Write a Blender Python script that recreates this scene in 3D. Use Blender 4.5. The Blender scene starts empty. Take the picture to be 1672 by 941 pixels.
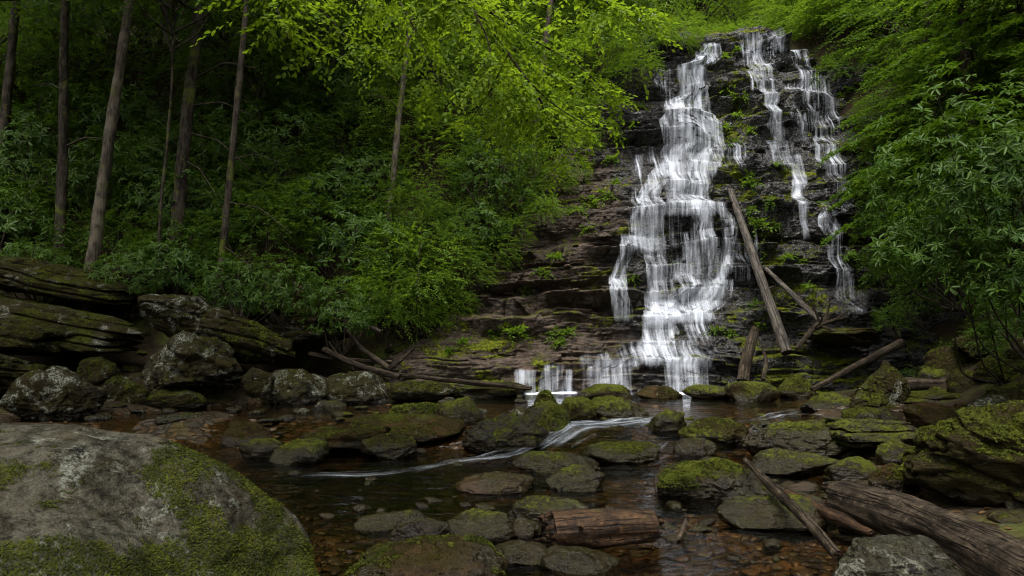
import bpy, bmesh, math, random
import numpy as np
from mathutils import Vector

R = math.radians
scene = bpy.context.scene
col = scene.collection

# ------------------------------------------------------------------ camera geometry
CAMZ, PITCH, FPX = 1.6, R(4.6), 1115.0


def ray(px, py):
    px = np.asarray(px, float); py = np.asarray(py, float)
    x = (px - 836.0) / FPX; y = (470.5 - py) / FPX
    c, s = math.cos(PITCH), math.sin(PITCH)
    return x, c - y * s, s + y * c


def P(px, py, Y):
    dx, dy, dz = ray(px, py)
    t = Y / dy
    return Vector((float(dx * t), float(Y), float(CAMZ + dz * t)))


def G(px, py, z=0.0):
    dx, dy, dz = ray(px, py)
    t = (z - CAMZ) / dz
    return Vector((float(dx * t), float(dy * t), z))


# ------------------------------------------------------------------ numpy noise
def _hash(ix, iy, iz, seed):
    h = (ix * 374761393 + iy * 668265263 + iz * 2147483647 + seed * 974711) & 0xFFFFFFFF
    h = ((h ^ (h >> 13)) * 1274126177) & 0xFFFFFFFF
    h = ((h ^ (h >> 15)) * 2246822519) & 0xFFFFFFFF
    return ((h ^ (h >> 16)) & 0xFFFFFF) / float(0xFFFFFF)


def vnoise(x, y, z, seed=0):
    x, y, z = np.broadcast_arrays(np.asarray(x, float), np.asarray(y, float), np.asarray(z, float))
    x0 = np.floor(x).astype(np.int64); y0 = np.floor(y).astype(np.int64); z0 = np.floor(z).astype(np.int64)
    fx, fy, fz = x - x0, y - y0, z - z0
    fx = fx * fx * fx * (fx * (fx * 6 - 15) + 10); fy = fy * fy * fy * (fy * (fy * 6 - 15) + 10); fz = fz * fz * fz * (fz * (fz * 6 - 15) + 10)
    r = 0
    for dx in (0, 1):
        for dy in (0, 1):
            for dz in (0, 1):
                w = (fx if dx else 1 - fx) * (fy if dy else 1 - fy) * (fz if dz else 1 - fz)
                r = r + w * _hash(x0 + dx, y0 + dy, z0 + dz, seed)
    return r * 2 - 1


def fbm(x, y, z, oct=4, seed=0, gain=0.5):
    a, f, r = 1.0, 1.0, 0.0
    for o in range(oct):
        r = r + a * vnoise(x * f, y * f, z * f, seed + o * 17)
        a *= gain; f *= 2.03
    return r


def sstep(a, b, x):
    t = np.clip((x - a) / (b - a), 0, 1)
    return t * t * (3 - 2 * t)


# ------------------------------------------------------------------ mesh helpers
def mesh_np(name, V, F, smooth=True, attrs=None, uv=None):
    V = np.asarray(V, np.float32); F = np.asarray(F, np.int32)
    me = bpy.data.meshes.new(name)
    n = F.shape[1]
    me.vertices.add(len(V)); me.vertices.foreach_set('co', V.ravel())
    me.loops.add(F.size); me.loops.foreach_set('vertex_index', F.ravel())
    me.polygons.add(len(F)); me.polygons.foreach_set('loop_start', np.arange(0, F.size, n, dtype=np.int32))
    me.update(calc_edges=True)
    if smooth:
        me.polygons.foreach_set('use_smooth', np.ones(len(F), bool))
    for k, a in (attrs or {}).items():
        at = me.attributes.new(k, 'FLOAT', 'POINT'); at.data.foreach_set('value', np.asarray(a, np.float32))
    if uv is not None:
        l = me.uv_layers.new(name='flow')
        l.data.foreach_set('uv', np.asarray(uv, np.float32)[F.ravel()].ravel())
    me.update()
    return me


def grid_faces(nu, nv):
    a = np.arange(nu * nv).reshape(nv, nu)
    return np.stack([a[:-1, :-1], a[:-1, 1:], a[1:, 1:], a[1:, :-1]], -1).reshape(-1, 4)


def add_mesh(name, me, mats, parent=None, loc=None):
    o = bpy.data.objects.new(name, me)
    col.objects.link(o)
    if not me.materials:
        for m in (mats if isinstance(mats, (list, tuple)) else [mats]):
            me.materials.append(m)
    if parent: o.parent = parent
    if loc is not None: o.location = loc
    return o


def tag(o, label=None, cat=None, group=None, kind=None):
    if label: o['label'] = label
    if cat: o['category'] = cat
    if group: o['group'] = group
    if kind: o['kind'] = kind
    return o


def empty(name, loc=(0, 0, 0), rz=0.0):
    o = bpy.data.objects.new(name, None); col.objects.link(o)
    o.empty_display_size = 0.2
    o.location = loc; o.rotation_euler = (0, 0, rz)
    return o


def copy_tree(o, loc, rz=0.0, scale=1.0, label=None, group=None, rot=None):
    c = o.copy(); col.objects.link(c)
    c.location = loc; c.rotation_euler = rot or (0, 0, rz)
    c.scale = scale if isinstance(scale, tuple) else (scale,) * 3
    if label: c['label'] = label
    if group: c['group'] = group
    for ch in [k for k in bpy.data.objects if k.parent == o]:
        d = ch.copy(); col.objects.link(d); d.parent = c
    return c


# ------------------------------------------------------------------ node helpers
class NT:
    def __init__(s, name):
        s.m = bpy.data.materials.new(name); s.m.use_nodes = True
        s.t = s.m.node_tree; s.t.nodes.clear()
        s.out = s.n('ShaderNodeOutputMaterial')

    def n(s, typ, **kw):
        nd = s.t.nodes.new(typ)
        for k, v in kw.items(): setattr(nd, k, v)
        return nd

    def set(s, sock, v):
        if v is None: return
        if isinstance(v, bpy.types.NodeSocket): s.t.links.new(v, sock)
        elif hasattr(sock.default_value, '__len__') and not hasattr(v, '__len__'): sock.default_value = [v] * len(sock.default_value)
        elif hasattr(v, '__len__') and len(v) == 3 and len(sock.default_value) == 4: sock.default_value = (*v, 1)
        else: sock.default_value = v

    def math(s, op, a, b=None, c=None, clamp=False):
        nd = s.n('ShaderNodeMath', operation=op, use_clamp=clamp)
        s.set(nd.inputs[0], a); s.set(nd.inputs[1], b)
        if c is not None: s.set(nd.inputs[2], c)
        return nd.outputs[0]

    def vmul(s, v, k):
        nd = s.n('ShaderNodeVectorMath', operation='MULTIPLY'); s.set(nd.inputs[0], v); s.set(nd.inputs[1], k)
        return nd.outputs[0]

    def vadd(s, v, k):
        nd = s.n('ShaderNodeVectorMath', operation='ADD'); s.set(nd.inputs[0], v); s.set(nd.inputs[1], k)
        return nd.outputs[0]

    def noise(s, vec, scale, detail=4, rough=0.55, dist=0.0, col=False):
        nd = s.n('ShaderNodeTexNoise')
        s.set(nd.inputs['Vector'], vec); s.set(nd.inputs['Scale'], scale); s.set(nd.inputs['Detail'], detail)
        s.set(nd.inputs['Roughness'], rough); s.set(nd.inputs['Distortion'], dist)
        return nd.outputs['Color' if col else 'Fac']

    def vor(s, vec, scale, feature='F1', out='Distance', rnd=1.0):
        nd = s.n('ShaderNodeTexVoronoi', feature=feature)
        s.set(nd.inputs['Vector'], vec); s.set(nd.inputs['Scale'], scale); s.set(nd.inputs['Randomness'], rnd)
        return nd.outputs[out]

    def ss(s, v, a, b, lo=0.0, hi=1.0):
        nd = s.n('ShaderNodeMapRange', interpolation_type='SMOOTHSTEP')
        s.set(nd.inputs['Value'], v); s.set(nd.inputs['From Min'], a); s.set(nd.inputs['From Max'], b)
        s.set(nd.inputs['To Min'], lo); s.set(nd.inputs['To Max'], hi)
        return nd.outputs[0]

    def mix(s, f, a, b):
        nd = s.n('ShaderNodeMix', data_type='RGBA')
        s.set(nd.inputs[0], f); s.set(nd.inputs[6], a); s.set(nd.inputs[7], b)
        return nd.outputs[2]

    def fmix(s, f, a, b):
        nd = s.n('ShaderNodeMix', data_type='FLOAT')
        s.set(nd.inputs[0], f); s.set(nd.inputs[2], a); s.set(nd.inputs[3], b)
        return nd.outputs[0]

    def bump(s, h, strength, dist=0.05, normal=None):
        nd = s.n('ShaderNodeBump'); s.set(nd.inputs['Height'], h); s.set(nd.inputs['Strength'], strength); s.set(nd.inputs['Distance'], dist)
        if normal is not None: s.set(nd.inputs['Normal'], normal)
        return nd.outputs[0]

    def bsdf(s, color, rough, spec=0.5, normal=None, coat=None, coat_rough=0.1):
        nd = s.n('ShaderNodeBsdfPrincipled')
        s.set(nd.inputs['Base Color'], color); s.set(nd.inputs['Roughness'], rough); s.set(nd.inputs['Specular IOR Level'], spec)
        if normal is not None: s.set(nd.inputs['Normal'], normal)
        if coat is not None:
            s.set(nd.inputs['Coat Weight'], coat); s.set(nd.inputs['Coat Roughness'], coat_rough)
            if normal is not None: s.set(nd.inputs['Coat Normal'], normal)
        return nd.outputs[0]

    def mixs(s, f, a, b):
        nd = s.n('ShaderNodeMixShader'); s.set(nd.inputs[0], f); s.set(nd.inputs[1], a); s.set(nd.inputs[2], b)
        return nd.outputs[0]

    def done(s, sh):
        s.t.links.new(sh, s.out.inputs['Surface']); return s.m


def pos_nrm(t):
    g = t.n('ShaderNodeNewGeometry')
    sx = t.n('ShaderNodeSeparateXYZ'); t.t.links.new(g.outputs['Normal'], sx.inputs[0])
    sp = t.n('ShaderNodeSeparateXYZ'); t.t.links.new(g.outputs['Position'], sp.inputs[0])
    return g.outputs['Position'], sx.outputs, sp.outputs


# ------------------------------------------------------------------ materials
MOSS_A, MOSS_B, MOSS_C = (0.018, 0.022, 0.005), (0.060, 0.068, 0.010), (0.105, 0.108, 0.016)


def rock_mat(name, dark=(0.016, 0.015, 0.012), mid=(0.056, 0.050, 0.038), moss=0.45, lichen=0.35, wet=0.0, wetz=0.16, brown=0.2, scale=1.0, crack=0.10, film=0.75):
    t = NT(name)
    pos, N, S = pos_nrm(t)
    p = t.vmul(pos, (scale,) * 3)
    n1 = t.noise(p, 1.6, 5, 0.6, 0.4); n2 = t.noise(p, 11, 6, 0.72, 0.3); n3 = t.noise(p, 60, 3, 0.6)
    st = t.noise(t.vmul(p, (1.2, 1.2, 9.0)), 1.7, 5, 0.65, 0.6)
    base = t.mix(t.ss(t.math('ADD', t.math('MULTIPLY', n1, 0.35), t.math('MULTIPLY', n2, 0.65)), 0.40, 0.62), (dark[0] * .6, dark[1] * .6, dark[2] * .6), (mid[0] * 1.25, mid[1] * 1.2, mid[2] * 1.0))
    base = t.mix(t.math('MULTIPLY', t.ss(st, 0.45, 0.75), 0.55), base, (mid[0] * 1.35, mid[1] * 1.15, mid[2] * 0.85))
    base = t.mix(t.math('MULTIPLY', t.ss(t.noise(p, 0.9, 3), 0.42, 0.7), brown), base, (0.115, 0.062, 0.030))
    base = t.mix(t.ss(n3, 0.3, 0.7, 0.0, 0.3), base, (0.010, 0.009, 0.007))
    base = t.mix(t.ss(t.noise(t.vadd(p, (1, 7, 3)), 2.6, 4, 0.6), 0.36, 0.58, 0.0, film), base, (0.030, 0.025, 0.009))
    # lichen crusts: pale, patchy
    lv = t.noise(t.vadd(p, (13.1, 4.2, 7.7)), 3.1, 4, 0.62, 0.8); lf = t.noise(p, 34, 4, 0.7)
    lm = t.math('MULTIPLY', t.ss(lv, 0.70 - 0.30 * lichen, 0.78 - 0.26 * lichen), t.ss(lf, 0.42, 0.60))
    base = t.mix(t.math('MULTIPLY', lm, min(1.0, 0.35 + lichen)), base, t.mix(n2, (0.17, 0.18, 0.14), (0.30, 0.31, 0.26)))
    # moss: on up facing sides, ragged
    mv = t.noise(t.vadd(p, (3.3, 9.2, 1.7)), 1.35, 5, 0.68, 0.5); mf = t.noise(p, 22, 4, 0.7); mg = t.noise(p, 85, 3, 0.6)
    m2 = t.noise(t.vadd(p, (8.3, 2.2, 5.7)), 5.5, 4, 0.65, 0.4)
    msum = t.math('ADD', t.math('ADD', t.math('MULTIPLY', N['Z'], 0.10), t.math('ADD', t.math('MULTIPLY', mv, 0.7), t.math('MULTIPLY', m2, 0.3))), t.math('MULTIPLY', t.math('SUBTRACT', mf, 0.5), 0.55))
    mm = t.ss(msum, 0.835 - 0.48 * moss, 0.94 - 0.48 * moss)
    mcol = t.mix(t.ss(mf, 0.36, 0.64), MOSS_A, MOSS_B)
    mcol = t.mix(t.math('MULTIPLY', t.ss(mg, 0.5, 0.72), 0.7), mcol, MOSS_C)
    # wet line just above the water
    wl = t.math('ADD', S['Z'], t.math('ADD', t.math('MULTIPLY', t.math('SUBTRACT', n1, 0.5), 0.35), t.math('MULTIPLY', t.math('SUBTRACT', n2, 0.5), 0.12)))
    wline = t.ss(wl, wetz - 0.02, wetz + 0.07, 1.0, 0.0)
    mm = t.math('MULTIPLY', mm, t.math('SUBTRACT', 1.0, t.math('MULTIPLY', wline, 0.9)))
    wetm = t.math('MAXIMUM', wline, t.ss(t.noise(p, 1.1, 3), 0.62 - 0.5 * wet, 0.74 - 0.5 * wet, 0.0, 1.0 if wet > 0 else 0.0))
    base = t.mix(t.math('MULTIPLY', wetm, 0.75), base, t.vmul(base, (0.32, 0.29, 0.25)))
    colr = t.mix(mm, base, mcol)
    rough = t.fmix(mm, t.fmix(wetm, t.fmix(n2, 0.62, 0.9), t.fmix(n2, 0.06, 0.30)), 0.95)
    h = t.math('ADD', t.math('MULTIPLY', n2, 1.0), t.math('ADD', t.math('MULTIPLY', n3, 0.45), t.math('MULTIPLY', st, 0.8)))
    h = t.math('ADD', h, t.math('MULTIPLY', mm, t.math('ADD', t.math('MULTIPLY', mf, 1.3), t.math('MULTIPLY', mg, 0.5))))
    cr = t.ss(t.vor(t.vadd(t.vmul(p, (1, 1, 2.2)), t.vmul(t.noise(p, 4, 3, col=True), (0.35, 0.35, 0.35))), 2.3, feature='DISTANCE_TO_EDGE'), 0.0, 0.07)
    h = t.math('ADD', h, t.math('MULTIPLY', cr, crack))
    nb = t.bump(h, t.fmix(wetm, 0.95, 0.6), 0.06 / scale ** 0.5)
    spec = t.fmix(mm, t.fmix(wetm, 0.02, 0.22), 0.02)
    return t.done(t.bsdf(colr, rough, spec, nb))


def cliff_mat():
    t = NT('cliff_rock')
    pos, N, S = pos_nrm(t)
    n1 = t.noise(pos, 0.7, 5, 0.6, 0.5); n2 = t.noise(pos, 7, 5, 0.65); n3 = t.noise(pos, 34, 3, 0.6)
    st = t.noise(t.vmul(pos, (0.9, 0.9, 7.5)), 1.9, 6, 0.68, 0.7)
    dry = t.ss(t.math('ADD', S['X'], t.math('MULTIPLY', t.math('SUBTRACT', n1, 0.5), 5.0)), 2.0, 4.2, 1.0, 0.0)
    dark = t.mix(dry, (0.006, 0.006, 0.006), (0.018, 0.012, 0.009))
    mid = t.mix(dry, (0.046, 0.042, 0.039), (0.118, 0.086, 0.062))
    base = t.mix(t.ss(t.math('ADD', t.math('MULTIPLY', n2, 0.5), t.math('MULTIPLY', st, 0.5)), 0.38, 0.62), dark, mid)
    base = t.mix(t.math('MULTIPLY', t.ss(t.noise(t.vmul(pos, (1, 1, 3)), 1.3, 4, 0.6), 0.52, 0.68), t.fmix(dry, 0.12, 0.7)), base, (0.11, 0.070, 0.044))
    base = t.mix(t.ss(n3, 0.35, 0.7, 0.0, 0.5), base, (0.010, 0.009, 0.009))
    mv = t.noise(t.vmul(t.vadd(pos, (3.3, 9.2, 1.7)), (1, 1, 1.9)), 0.75, 6, 0.72, 0.8); mf = t.noise(pos, 15, 4, 0.7); mg = t.noise(pos, 60, 3, 0.6)
    msum = t.math('ADD', t.math('ADD', t.math('MULTIPLY', N['Z'], 0.07), t.math('MULTIPLY', mv, 1.30)), t.math('MULTIPLY', t.math('SUBTRACT', mf, 0.5), 0.5))
    ctr = t.math('MULTIPLY', t.ss(S['X'], 5.2, 6.4), t.ss(S['X'], 9.6, 8.4)); low = t.math('MULTIPLY', t.ss(S['X'], 2.0, 0.0), t.ss(S['Z'], 2.6, 1.2))
    msum = t.math('ADD', msum, t.math('ADD', t.math('MULTIPLY', ctr, 0.075), t.math('MULTIPLY', low, 0.04)))
    mm = t.ss(msum, 0.735, 0.825)
    mcol = t.mix(t.ss(mf, 0.36, 0.64), (0.050, 0.066, 0.008), (0.135, 0.155, 0.012))
    mcol = t.mix(t.math('MULTIPLY', t.ss(mg, 0.5, 0.72), 0.7), mcol, (0.20, 0.19, 0.02))
    colr = t.mix(mm, base, mcol)
    wet = t.math('SUBTRACT', 1.0, t.math('MULTIPLY', dry, 0.75))
    rough = t.fmix(mm, t.fmix(wet, 0.75, t.fmix(n2, 0.05, 0.28)), 0.9)
    h = t.math('ADD', t.math('MULTIPLY', n2, 0.7), t.math('ADD', t.math('MULTIPLY', n3, 0.25), t.math('MULTIPLY', st, 1.0)))
    h = t.math('ADD', h, t.math('MULTIPLY', mm, t.math('MULTIPLY', mf, 1.0)))
    return t.done(t.bsdf(colr, rough, t.fmix(mm, t.fmix(wet, 0.08, 0.6), 0.05), t.bump(h, 1.0, 0.12)))


def soil_mat():
    t = NT('forest_soil')
    pos, N, S = pos_nrm(t)
    n1 = t.noise(pos, 0.8, 5, 0.6); n2 = t.noise(pos, 9, 5, 0.7); v = t.vor(pos, 16, out='Color')
    litter = t.mix(n2, (0.007, 0.005, 0.003), (0.030, 0.020, 0.010))
    litter = t.mix(t.math('MULTIPLY', t.ss(n1, 0.5, 0.66), 0.75), litter, t.mix(n2, (0.02, 0.03, 0.006), (0.07, 0.085, 0.012)))
    # stream bed: stony brown and ochre below and close to the water
    c1 = t.vor(t.vmul(t.vadd(pos, t.vmul(t.noise(pos, 3, 2, col=True), (0.2, 0.2, 0.0))), (1, 1.5, 0.3)), 5.5, out='Color')
    sc = t.n('ShaderNodeSeparateColor'); t.t.links.new(c1, sc.inputs[0])
    e1 = t.vor(t.vmul(t.vadd(pos, t.vmul(t.noise(pos, 3, 2, col=True), (0.2, 0.2, 0.0))), (1, 1.5, 0.3)), 5.5, feature='DISTANCE_TO_EDGE')
    bed = t.mix(sc.outputs[0], (0.030, 0.020, 0.010), (0.105, 0.068, 0.034))
    bed = t.mix(t.math('MULTIPLY', t.ss(sc.outputs[1], 0.55, 0.8), 0.8), bed, (0.06, 0.055, 0.045))
    bed = t.mix(t.math('MULTIPLY', t.ss(sc.outputs[2], 0.85, 0.9), 0.8), bed, (0.12, 0.065, 0.028))
    bed = t.mix(t.ss(n2, 0.35, 0.75, 0.0, 0.6), bed, (0.018, 0.012, 0.007))
    bed = t.mix(t.ss(e1, 0.0, 0.10, 0.85, 0.0), bed, (0.010, 0.008, 0.005))
    hi = t.ss(t.math('SUBTRACT', S['Z'], t.ss(S['Y'], 10.0, 11.4, 0.0, 0.3)), 0.0, 0.12)
    colr = t.mix(hi, bed, litter)
    h = t.math('ADD', n2, t.math('ADD', t.math('MULTIPLY', t.ss(e1, 0.0, 0.2), t.fmix(hi, 1.2, 0.0)), t.math('MULTIPLY', t.noise(pos, 40, 3), 0.4)))
    return t.done(t.bsdf(colr, t.fmix(hi, 0.35, 0.9), 0.10, t.bump(h, 0.8, 0.06)))


def water_mat():
    t = NT('stream_water')
    pos, N, S = pos_nrm(t)
    a = t.noise(t.vmul(pos, (1.0, 2.2, 1)), 1.6, 3, 0.5, 0.6); b = t.noise(t.vmul(pos, (1.0, 1.7, 1)), 7, 3, 0.55, 0.4)
    nb = t.bump(t.math('ADD', t.math('MULTIPLY', a, 1.0), t.math('MULTIPLY', b, 0.22)), 0.42, 0.10)
    fr = t.n('ShaderNodeFresnel'); t.set(fr.inputs['IOR'], 1.33); t.t.links.new(nb, fr.inputs['Normal'])
    gl = t.n('ShaderNodeBsdfGlossy'); t.set(gl.inputs['Roughness'], 0.03); t.set(gl.inputs['Color'], (0.95, 0.97, 1.0)); t.t.links.new(nb, gl.inputs['Normal'])
    tr = t.n('ShaderNodeBsdfTransparent')
    depth = t.ss(t.noise(pos, 0.35, 3), 0.4, 0.65)
    att = t.n('ShaderNodeAttribute', attribute_name='depth')
    t.set(tr.inputs['Color'], t.mix(att.outputs['Fac'], (0.80, 0.68, 0.48), (0.10, 0.085, 0.045)))
    return t.done(t.mixs(t.math('MULTIPLY', fr.outputs[0], 0.8, clamp=True), tr.outputs[0], gl.outputs[0]))


def fall_mat(name, us=8.0, vs=0.55, lo=0.27, hi=0.94, tint=(0.79, 0.83, 0.92), contrast=1.45):
    t = NT(name)
    uv = t.n('ShaderNodeUVMap', uv_map='flow').outputs[0]
    n1 = t.noise(t.vmul(uv, (us, vs, 1)), 1.0, 2, 0.5, 0.25)
    n2 = t.noise(t.vadd(t.vmul(uv, (us * 3.1, vs * 1.6, 1)), (7.7, 3.1, 0)), 1.0, 2, 0.6, 0.1)
    n3 = t.noise(t.vmul(uv, (2.2, 0.9, 1)), 1.0, 3, 0.6)
    d = t.n('ShaderNodeAttribute', attribute_name='dens').outputs['Fac']
    n4 = t.noise(t.vmul(uv, (3.0, 0.75, 1)), 1.0, 2, 0.55, 0.15)
    k = t.math('ADD', t.math('ADD', t.math('MULTIPLY', n1, 0.30), t.math('MULTIPLY', n4, 0.30)), t.math('ADD', t.math('MULTIPLY', n2, 0.20), t.math('MULTIPLY', n3, 0.20)))
    k = t.math('ADD', t.math('MULTIPLY', t.math('SUBTRACT', k, 0.5), contrast), 0.5)
    k = t.math('ADD', k, t.math('MULTIPLY', t.math('SUBTRACT', d, 0.5), 0.42))
    al = t.math('MULTIPLY', t.ss(k, lo, hi), t.ss(d, 0.0, 0.28), clamp=True)
    al = t.math('MULTIPLY', al, 0.97)
    df = t.n('ShaderNodeBsdfDiffuse'); t.set(df.inputs['Color'], tint)
    tl = t.n('ShaderNodeBsdfTranslucent'); t.set(tl.inputs['Color'], tint)
    tr = t.n('ShaderNodeBsdfTransparent')
    return t.done(t.mixs(al, tr.outputs[0], t.mixs(0.3, df.outputs[0], tl.outputs[0])))


def leaf_mat(name, c1, c2, trans, tfac=0.35, rough=0.42, spec=0.35):
    t = NT(name)
    a = t.n('ShaderNodeAttribute', attribute_name='rnd').outputs['Fac']
    oi = t.n('ShaderNodeObjectInfo').outputs['Random']
    colr = t.mix(a, c1, c2)
    k = t.fmix(oi, 0.78, 1.18)
    colr = t.vmul(colr, None) if False else t.mix(t.ss(k, 0.78, 1.18, 0.0, 0.35), colr, c2)
    tl = t.n('ShaderNodeBsdfTranslucent'); t.set(tl.inputs['Color'], t.mix(a, trans, (trans[0] * 1.25, trans[1] * 1.15, trans[2])))
    return t.done(t.mixs(tfac, t.bsdf(colr, rough, spec * 0.6), tl.outputs[0]))


def bark_mat(name, dark, light, moss=0.2, sc=(9, 9, 1.6)):
    t = NT(name)
    tc = t.n('ShaderNodeTexCoord'); ob = tc.outputs['Object']
    pos, N, S = pos_nrm(t)
    n1 = t.noise(t.vmul(pos, sc), 2.0, 5, 0.65, 0.5); n2 = t.noise(pos, 2.3, 4, 0.6); n3 = t.noise(pos, 30, 3)
    c = t.mix(t.ss(n1, 0.35, 0.65), dark, light)
    c = t.mix(t.math('MULTIPLY', t.ss(n2, 0.5, 0.62), 0.6), c, (light[0] * 1.5, light[1] * 1.5, light[2] * 1.45))
    m = t.math('MULTIPLY', t.ss(t.noise(pos, 1.7, 5, 0.7), 0.62 - 0.25 * moss, 0.70 - 0.25 * moss), 0.85)
    c = t.mix(m, c, t.mix(n3, (0.03, 0.042, 0.008), (0.10, 0.115, 0.014)))
    return t.done(t.bsdf(c, 0.85, 0.06, t.bump(t.math('ADD', n1, t.math('MULTIPLY', n3, 0.3)), 0.8, 0.03)))


def wood_mat(name, dark, light, wet=0.0, gw=1.0):
    """stripped, weathered log: grain runs along the log's own length (uv.y)"""
    t = NT(name)
    uv = t.n('ShaderNodeUVMap', uv_map='flow').outputs[0]
    pos, N, S = pos_nrm(t)
    wv = t.vadd(uv, t.vmul(t.noise(pos, 6.5, 4, col=True), (0.035, 0.0, 0.0)))
    g1 = t.noise(t.vmul(wv, (30, 0.9, 1)), 1.0, 6, 0.68, 0.5); g2 = t.noise(t.vmul(wv, (90, 4.0, 1)), 1.0, 3, 0.6, 0.3)
    n2 = t.noise(pos, 3.3, 5, 0.65); n3 = t.noise(pos, 24, 5, 0.7); n4 = t.noise(t.vadd(pos, (5, 1, 2)), 9, 5, 0.7)
    c = t.mix(t.ss(t.math('ADD', t.math('MULTIPLY', g1, 0.5 * gw), t.math('ADD', t.math('MULTIPLY', g2, 0.2 * gw), t.math('MULTIPLY', n3, 1 - 0.7 * gw))), 0.33, 0.72), dark, light)
    c = t.mix(t.ss(n2, 0.44, 0.66, 0.0, 0.85), c, dark)
    c = t.mix(t.ss(n4, 0.50, 0.66, 0.0, 0.75), c, (dark[0] * 0.6, dark[1] * 0.6, dark[2] * 0.6))
    crk = t.ss(t.math('ABSOLUTE', t.math('SUBTRACT', t.noise(t.vmul(wv, (14, 0.55, 1)), 1.0, 3, 0.6, 0.4), 0.5)), 0.0, 0.035)
    c = t.mix(t.math('SUBTRACT', 1.0, crk), c, (0.006, 0.004, 0.003))
    c = t.mix(t.math('MULTIPLY', t.ss(n3, 0.60, 0.70), 0.6), c, (light[0] * 1.5, light[1] * 1.4, light[2] * 1.2))
    c = t.mix(t.math('MULTIPLY', t.ss(t.noise(pos, 5, 5, 0.7), 0.60, 0.68), 0.6), c, (0.045, 0.055, 0.009))
    hh = t.math('ADD', t.math('MULTIPLY', g1, gw), t.math('ADD', t.math('MULTIPLY', crk, 0.7 * gw), t.math('ADD', t.math('MULTIPLY', n3, 0.6), t.math('MULTIPLY', n4, 0.6))))
    return t.done(t.bsdf(c, t.fmix(n3, 0.5 - 0.25 * wet, 0.85 - 0.3 * wet), 0.08 + 0.25 * wet, t.bump(hh, 1.0, 0.03)))


M = {}
M['rock_moss'] = rock_mat('mossy_rock', dark=(0.010, 0.009, 0.006), mid=(0.036, 0.031, 0.022), moss=0.66, lichen=0.25)
M['rock_stream'] = rock_mat('stream_rock', dark=(0.006, 0.0045, 0.0025), mid=(0.026, 0.019, 0.010), moss=0.72, lichen=0.10, wet=0.5)
M['rock_wet'] = rock_mat('wet_rock', dark=(0.005, 0.0036, 0.002), mid=(0.020, 0.0145, 0.0075), moss=0.66, lichen=0.0, wet=0.8)
M['rock_upper'] = rock_mat('upper_pool_rock', dark=(0.007, 0.005, 0.003), mid=(0.029, 0.022, 0.012), moss=0.70, lichen=0.15, wet=0.4, wetz=0.42)
M['rock_grey'] = rock_mat('grey_lichen_rock', dark=(0.010, 0.010, 0.008), mid=(0.040, 0.038, 0.030), moss=0.52, lichen=0.66, wetz=0.40, brown=0.1)
M['rock_brown'] = rock_mat('brown_rock', dark=(0.012, 0.008, 0.005), mid=(0.042, 0.028, 0.015), moss=0.56, lichen=0.2, wet=0.1, brown=0.5)
M['rock_pile'] = rock_mat('old_ledge_rock', dark=(0.007, 0.007, 0.005), mid=(0.028, 0.027, 0.019), moss=0.62, lichen=0.5, wetz=0.36, brown=0.1)
M['boulder'] = rock_mat('foreground_boulder', dark=(0.020, 0.020, 0.018), mid=(0.112, 0.110, 0.100), moss=0.40, lichen=0.50, brown=0.06, scale=1.6, crack=0.04, film=0.22)
M['cliff'] = cliff_mat()
M['soil'] = soil_mat()
M['water'] = water_mat()
M['fall'] = fall_mat('falling_water')
M['veil'] = fall_mat('thin_falling_water', us=12, vs=0.4, lo=0.36, hi=0.95, contrast=1.9)
M['rapid'] = fall_mat('rapid_water', us=5.0, vs=0.30, lo=0.34, hi=1.05, tint=(0.58, 0.63, 0.70), contrast=2.6)
M['foam'] = fall_mat('pool_foam', us=6, vs=5, lo=0.25, hi=0.8)
M['bright'] = leaf_mat('bright_beech_leaf', (0.048, 0.098, 0.010), (0.135, 0.190, 0.016), (0.19, 0.30, 0.013), 0.5, 0.5, 0.12)
M['fresh'] = leaf_mat('fresh_shrub_leaf', (0.040, 0.088, 0.010), (0.092, 0.150, 0.016), (0.135, 0.235, 0.014), 0.46, 0.5, 0.14)
M['deep'] = leaf_mat('deep_green_leaf', (0.020, 0.050, 0.009), (0.052, 0.098, 0.014), (0.075, 0.135, 0.010), 0.4, 0.5, 0.12)
M['rhodo'] = leaf_mat('rhododendron_leaf', (0.014, 0.040, 0.006), (0.056, 0.105, 0.011), (0.07, 0.14, 0.008), 0.3, 0.38, 0.25)
M['hemlock'] = leaf_mat('hemlock_needles', (0.024, 0.060, 0.006), (0.050, 0.100, 0.008), (0.08, 0.15, 0.007), 0.4, 0.5, 0.12)
M['moss'] = leaf_mat('moss_fronds', (0.018, 0.024, 0.005), (0.080, 0.092, 0.012), (0.07, 0.085, 0.009), 0.3, 0.7, 0.1)
M['bark'] = bark_mat('grey_bark', (0.011, 0.009, 0.007), (0.046, 0.038, 0.029), 0.3)
M['bark_pale'] = bark_mat('pale_bark', (0.024, 0.020, 0.015), (0.085, 0.072, 0.055), 0.12)
M['twig'] = bark_mat('dark_twig', (0.018, 0.014, 0.010), (0.05, 0.04, 0.03), 0.0)
M['drift'] = wood_mat('driftwood', (0.013, 0.0095, 0.0065), (0.098, 0.074, 0.051), 0.0, 0.75)
M['wetlog'] = wood_mat('wet_log', (0.020, 0.015, 0.011), (0.110, 0.088, 0.062), 0.9, 0.7)
M['rotten'] = wood_mat('rotten_wood', (0.014, 0.007, 0.003), (0.095, 0.050, 0.022), 0.4, 0.4)

# ------------------------------------------------------------------ cliff shape
PR_Z = np.array([-1.5, 0.30, 0.85, 1.36, 2.55, 4.5, 6.6, 8.1, 9.4, 11.6, 13.1, 13.6, 15.0])
PR_Y = np.array([17.5, 18.0, 18.25, 18.75, 19.45, 20.35, 21.4, 22.15, 22.95, 24.2, 25.3, 26.6, 31.0])


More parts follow.
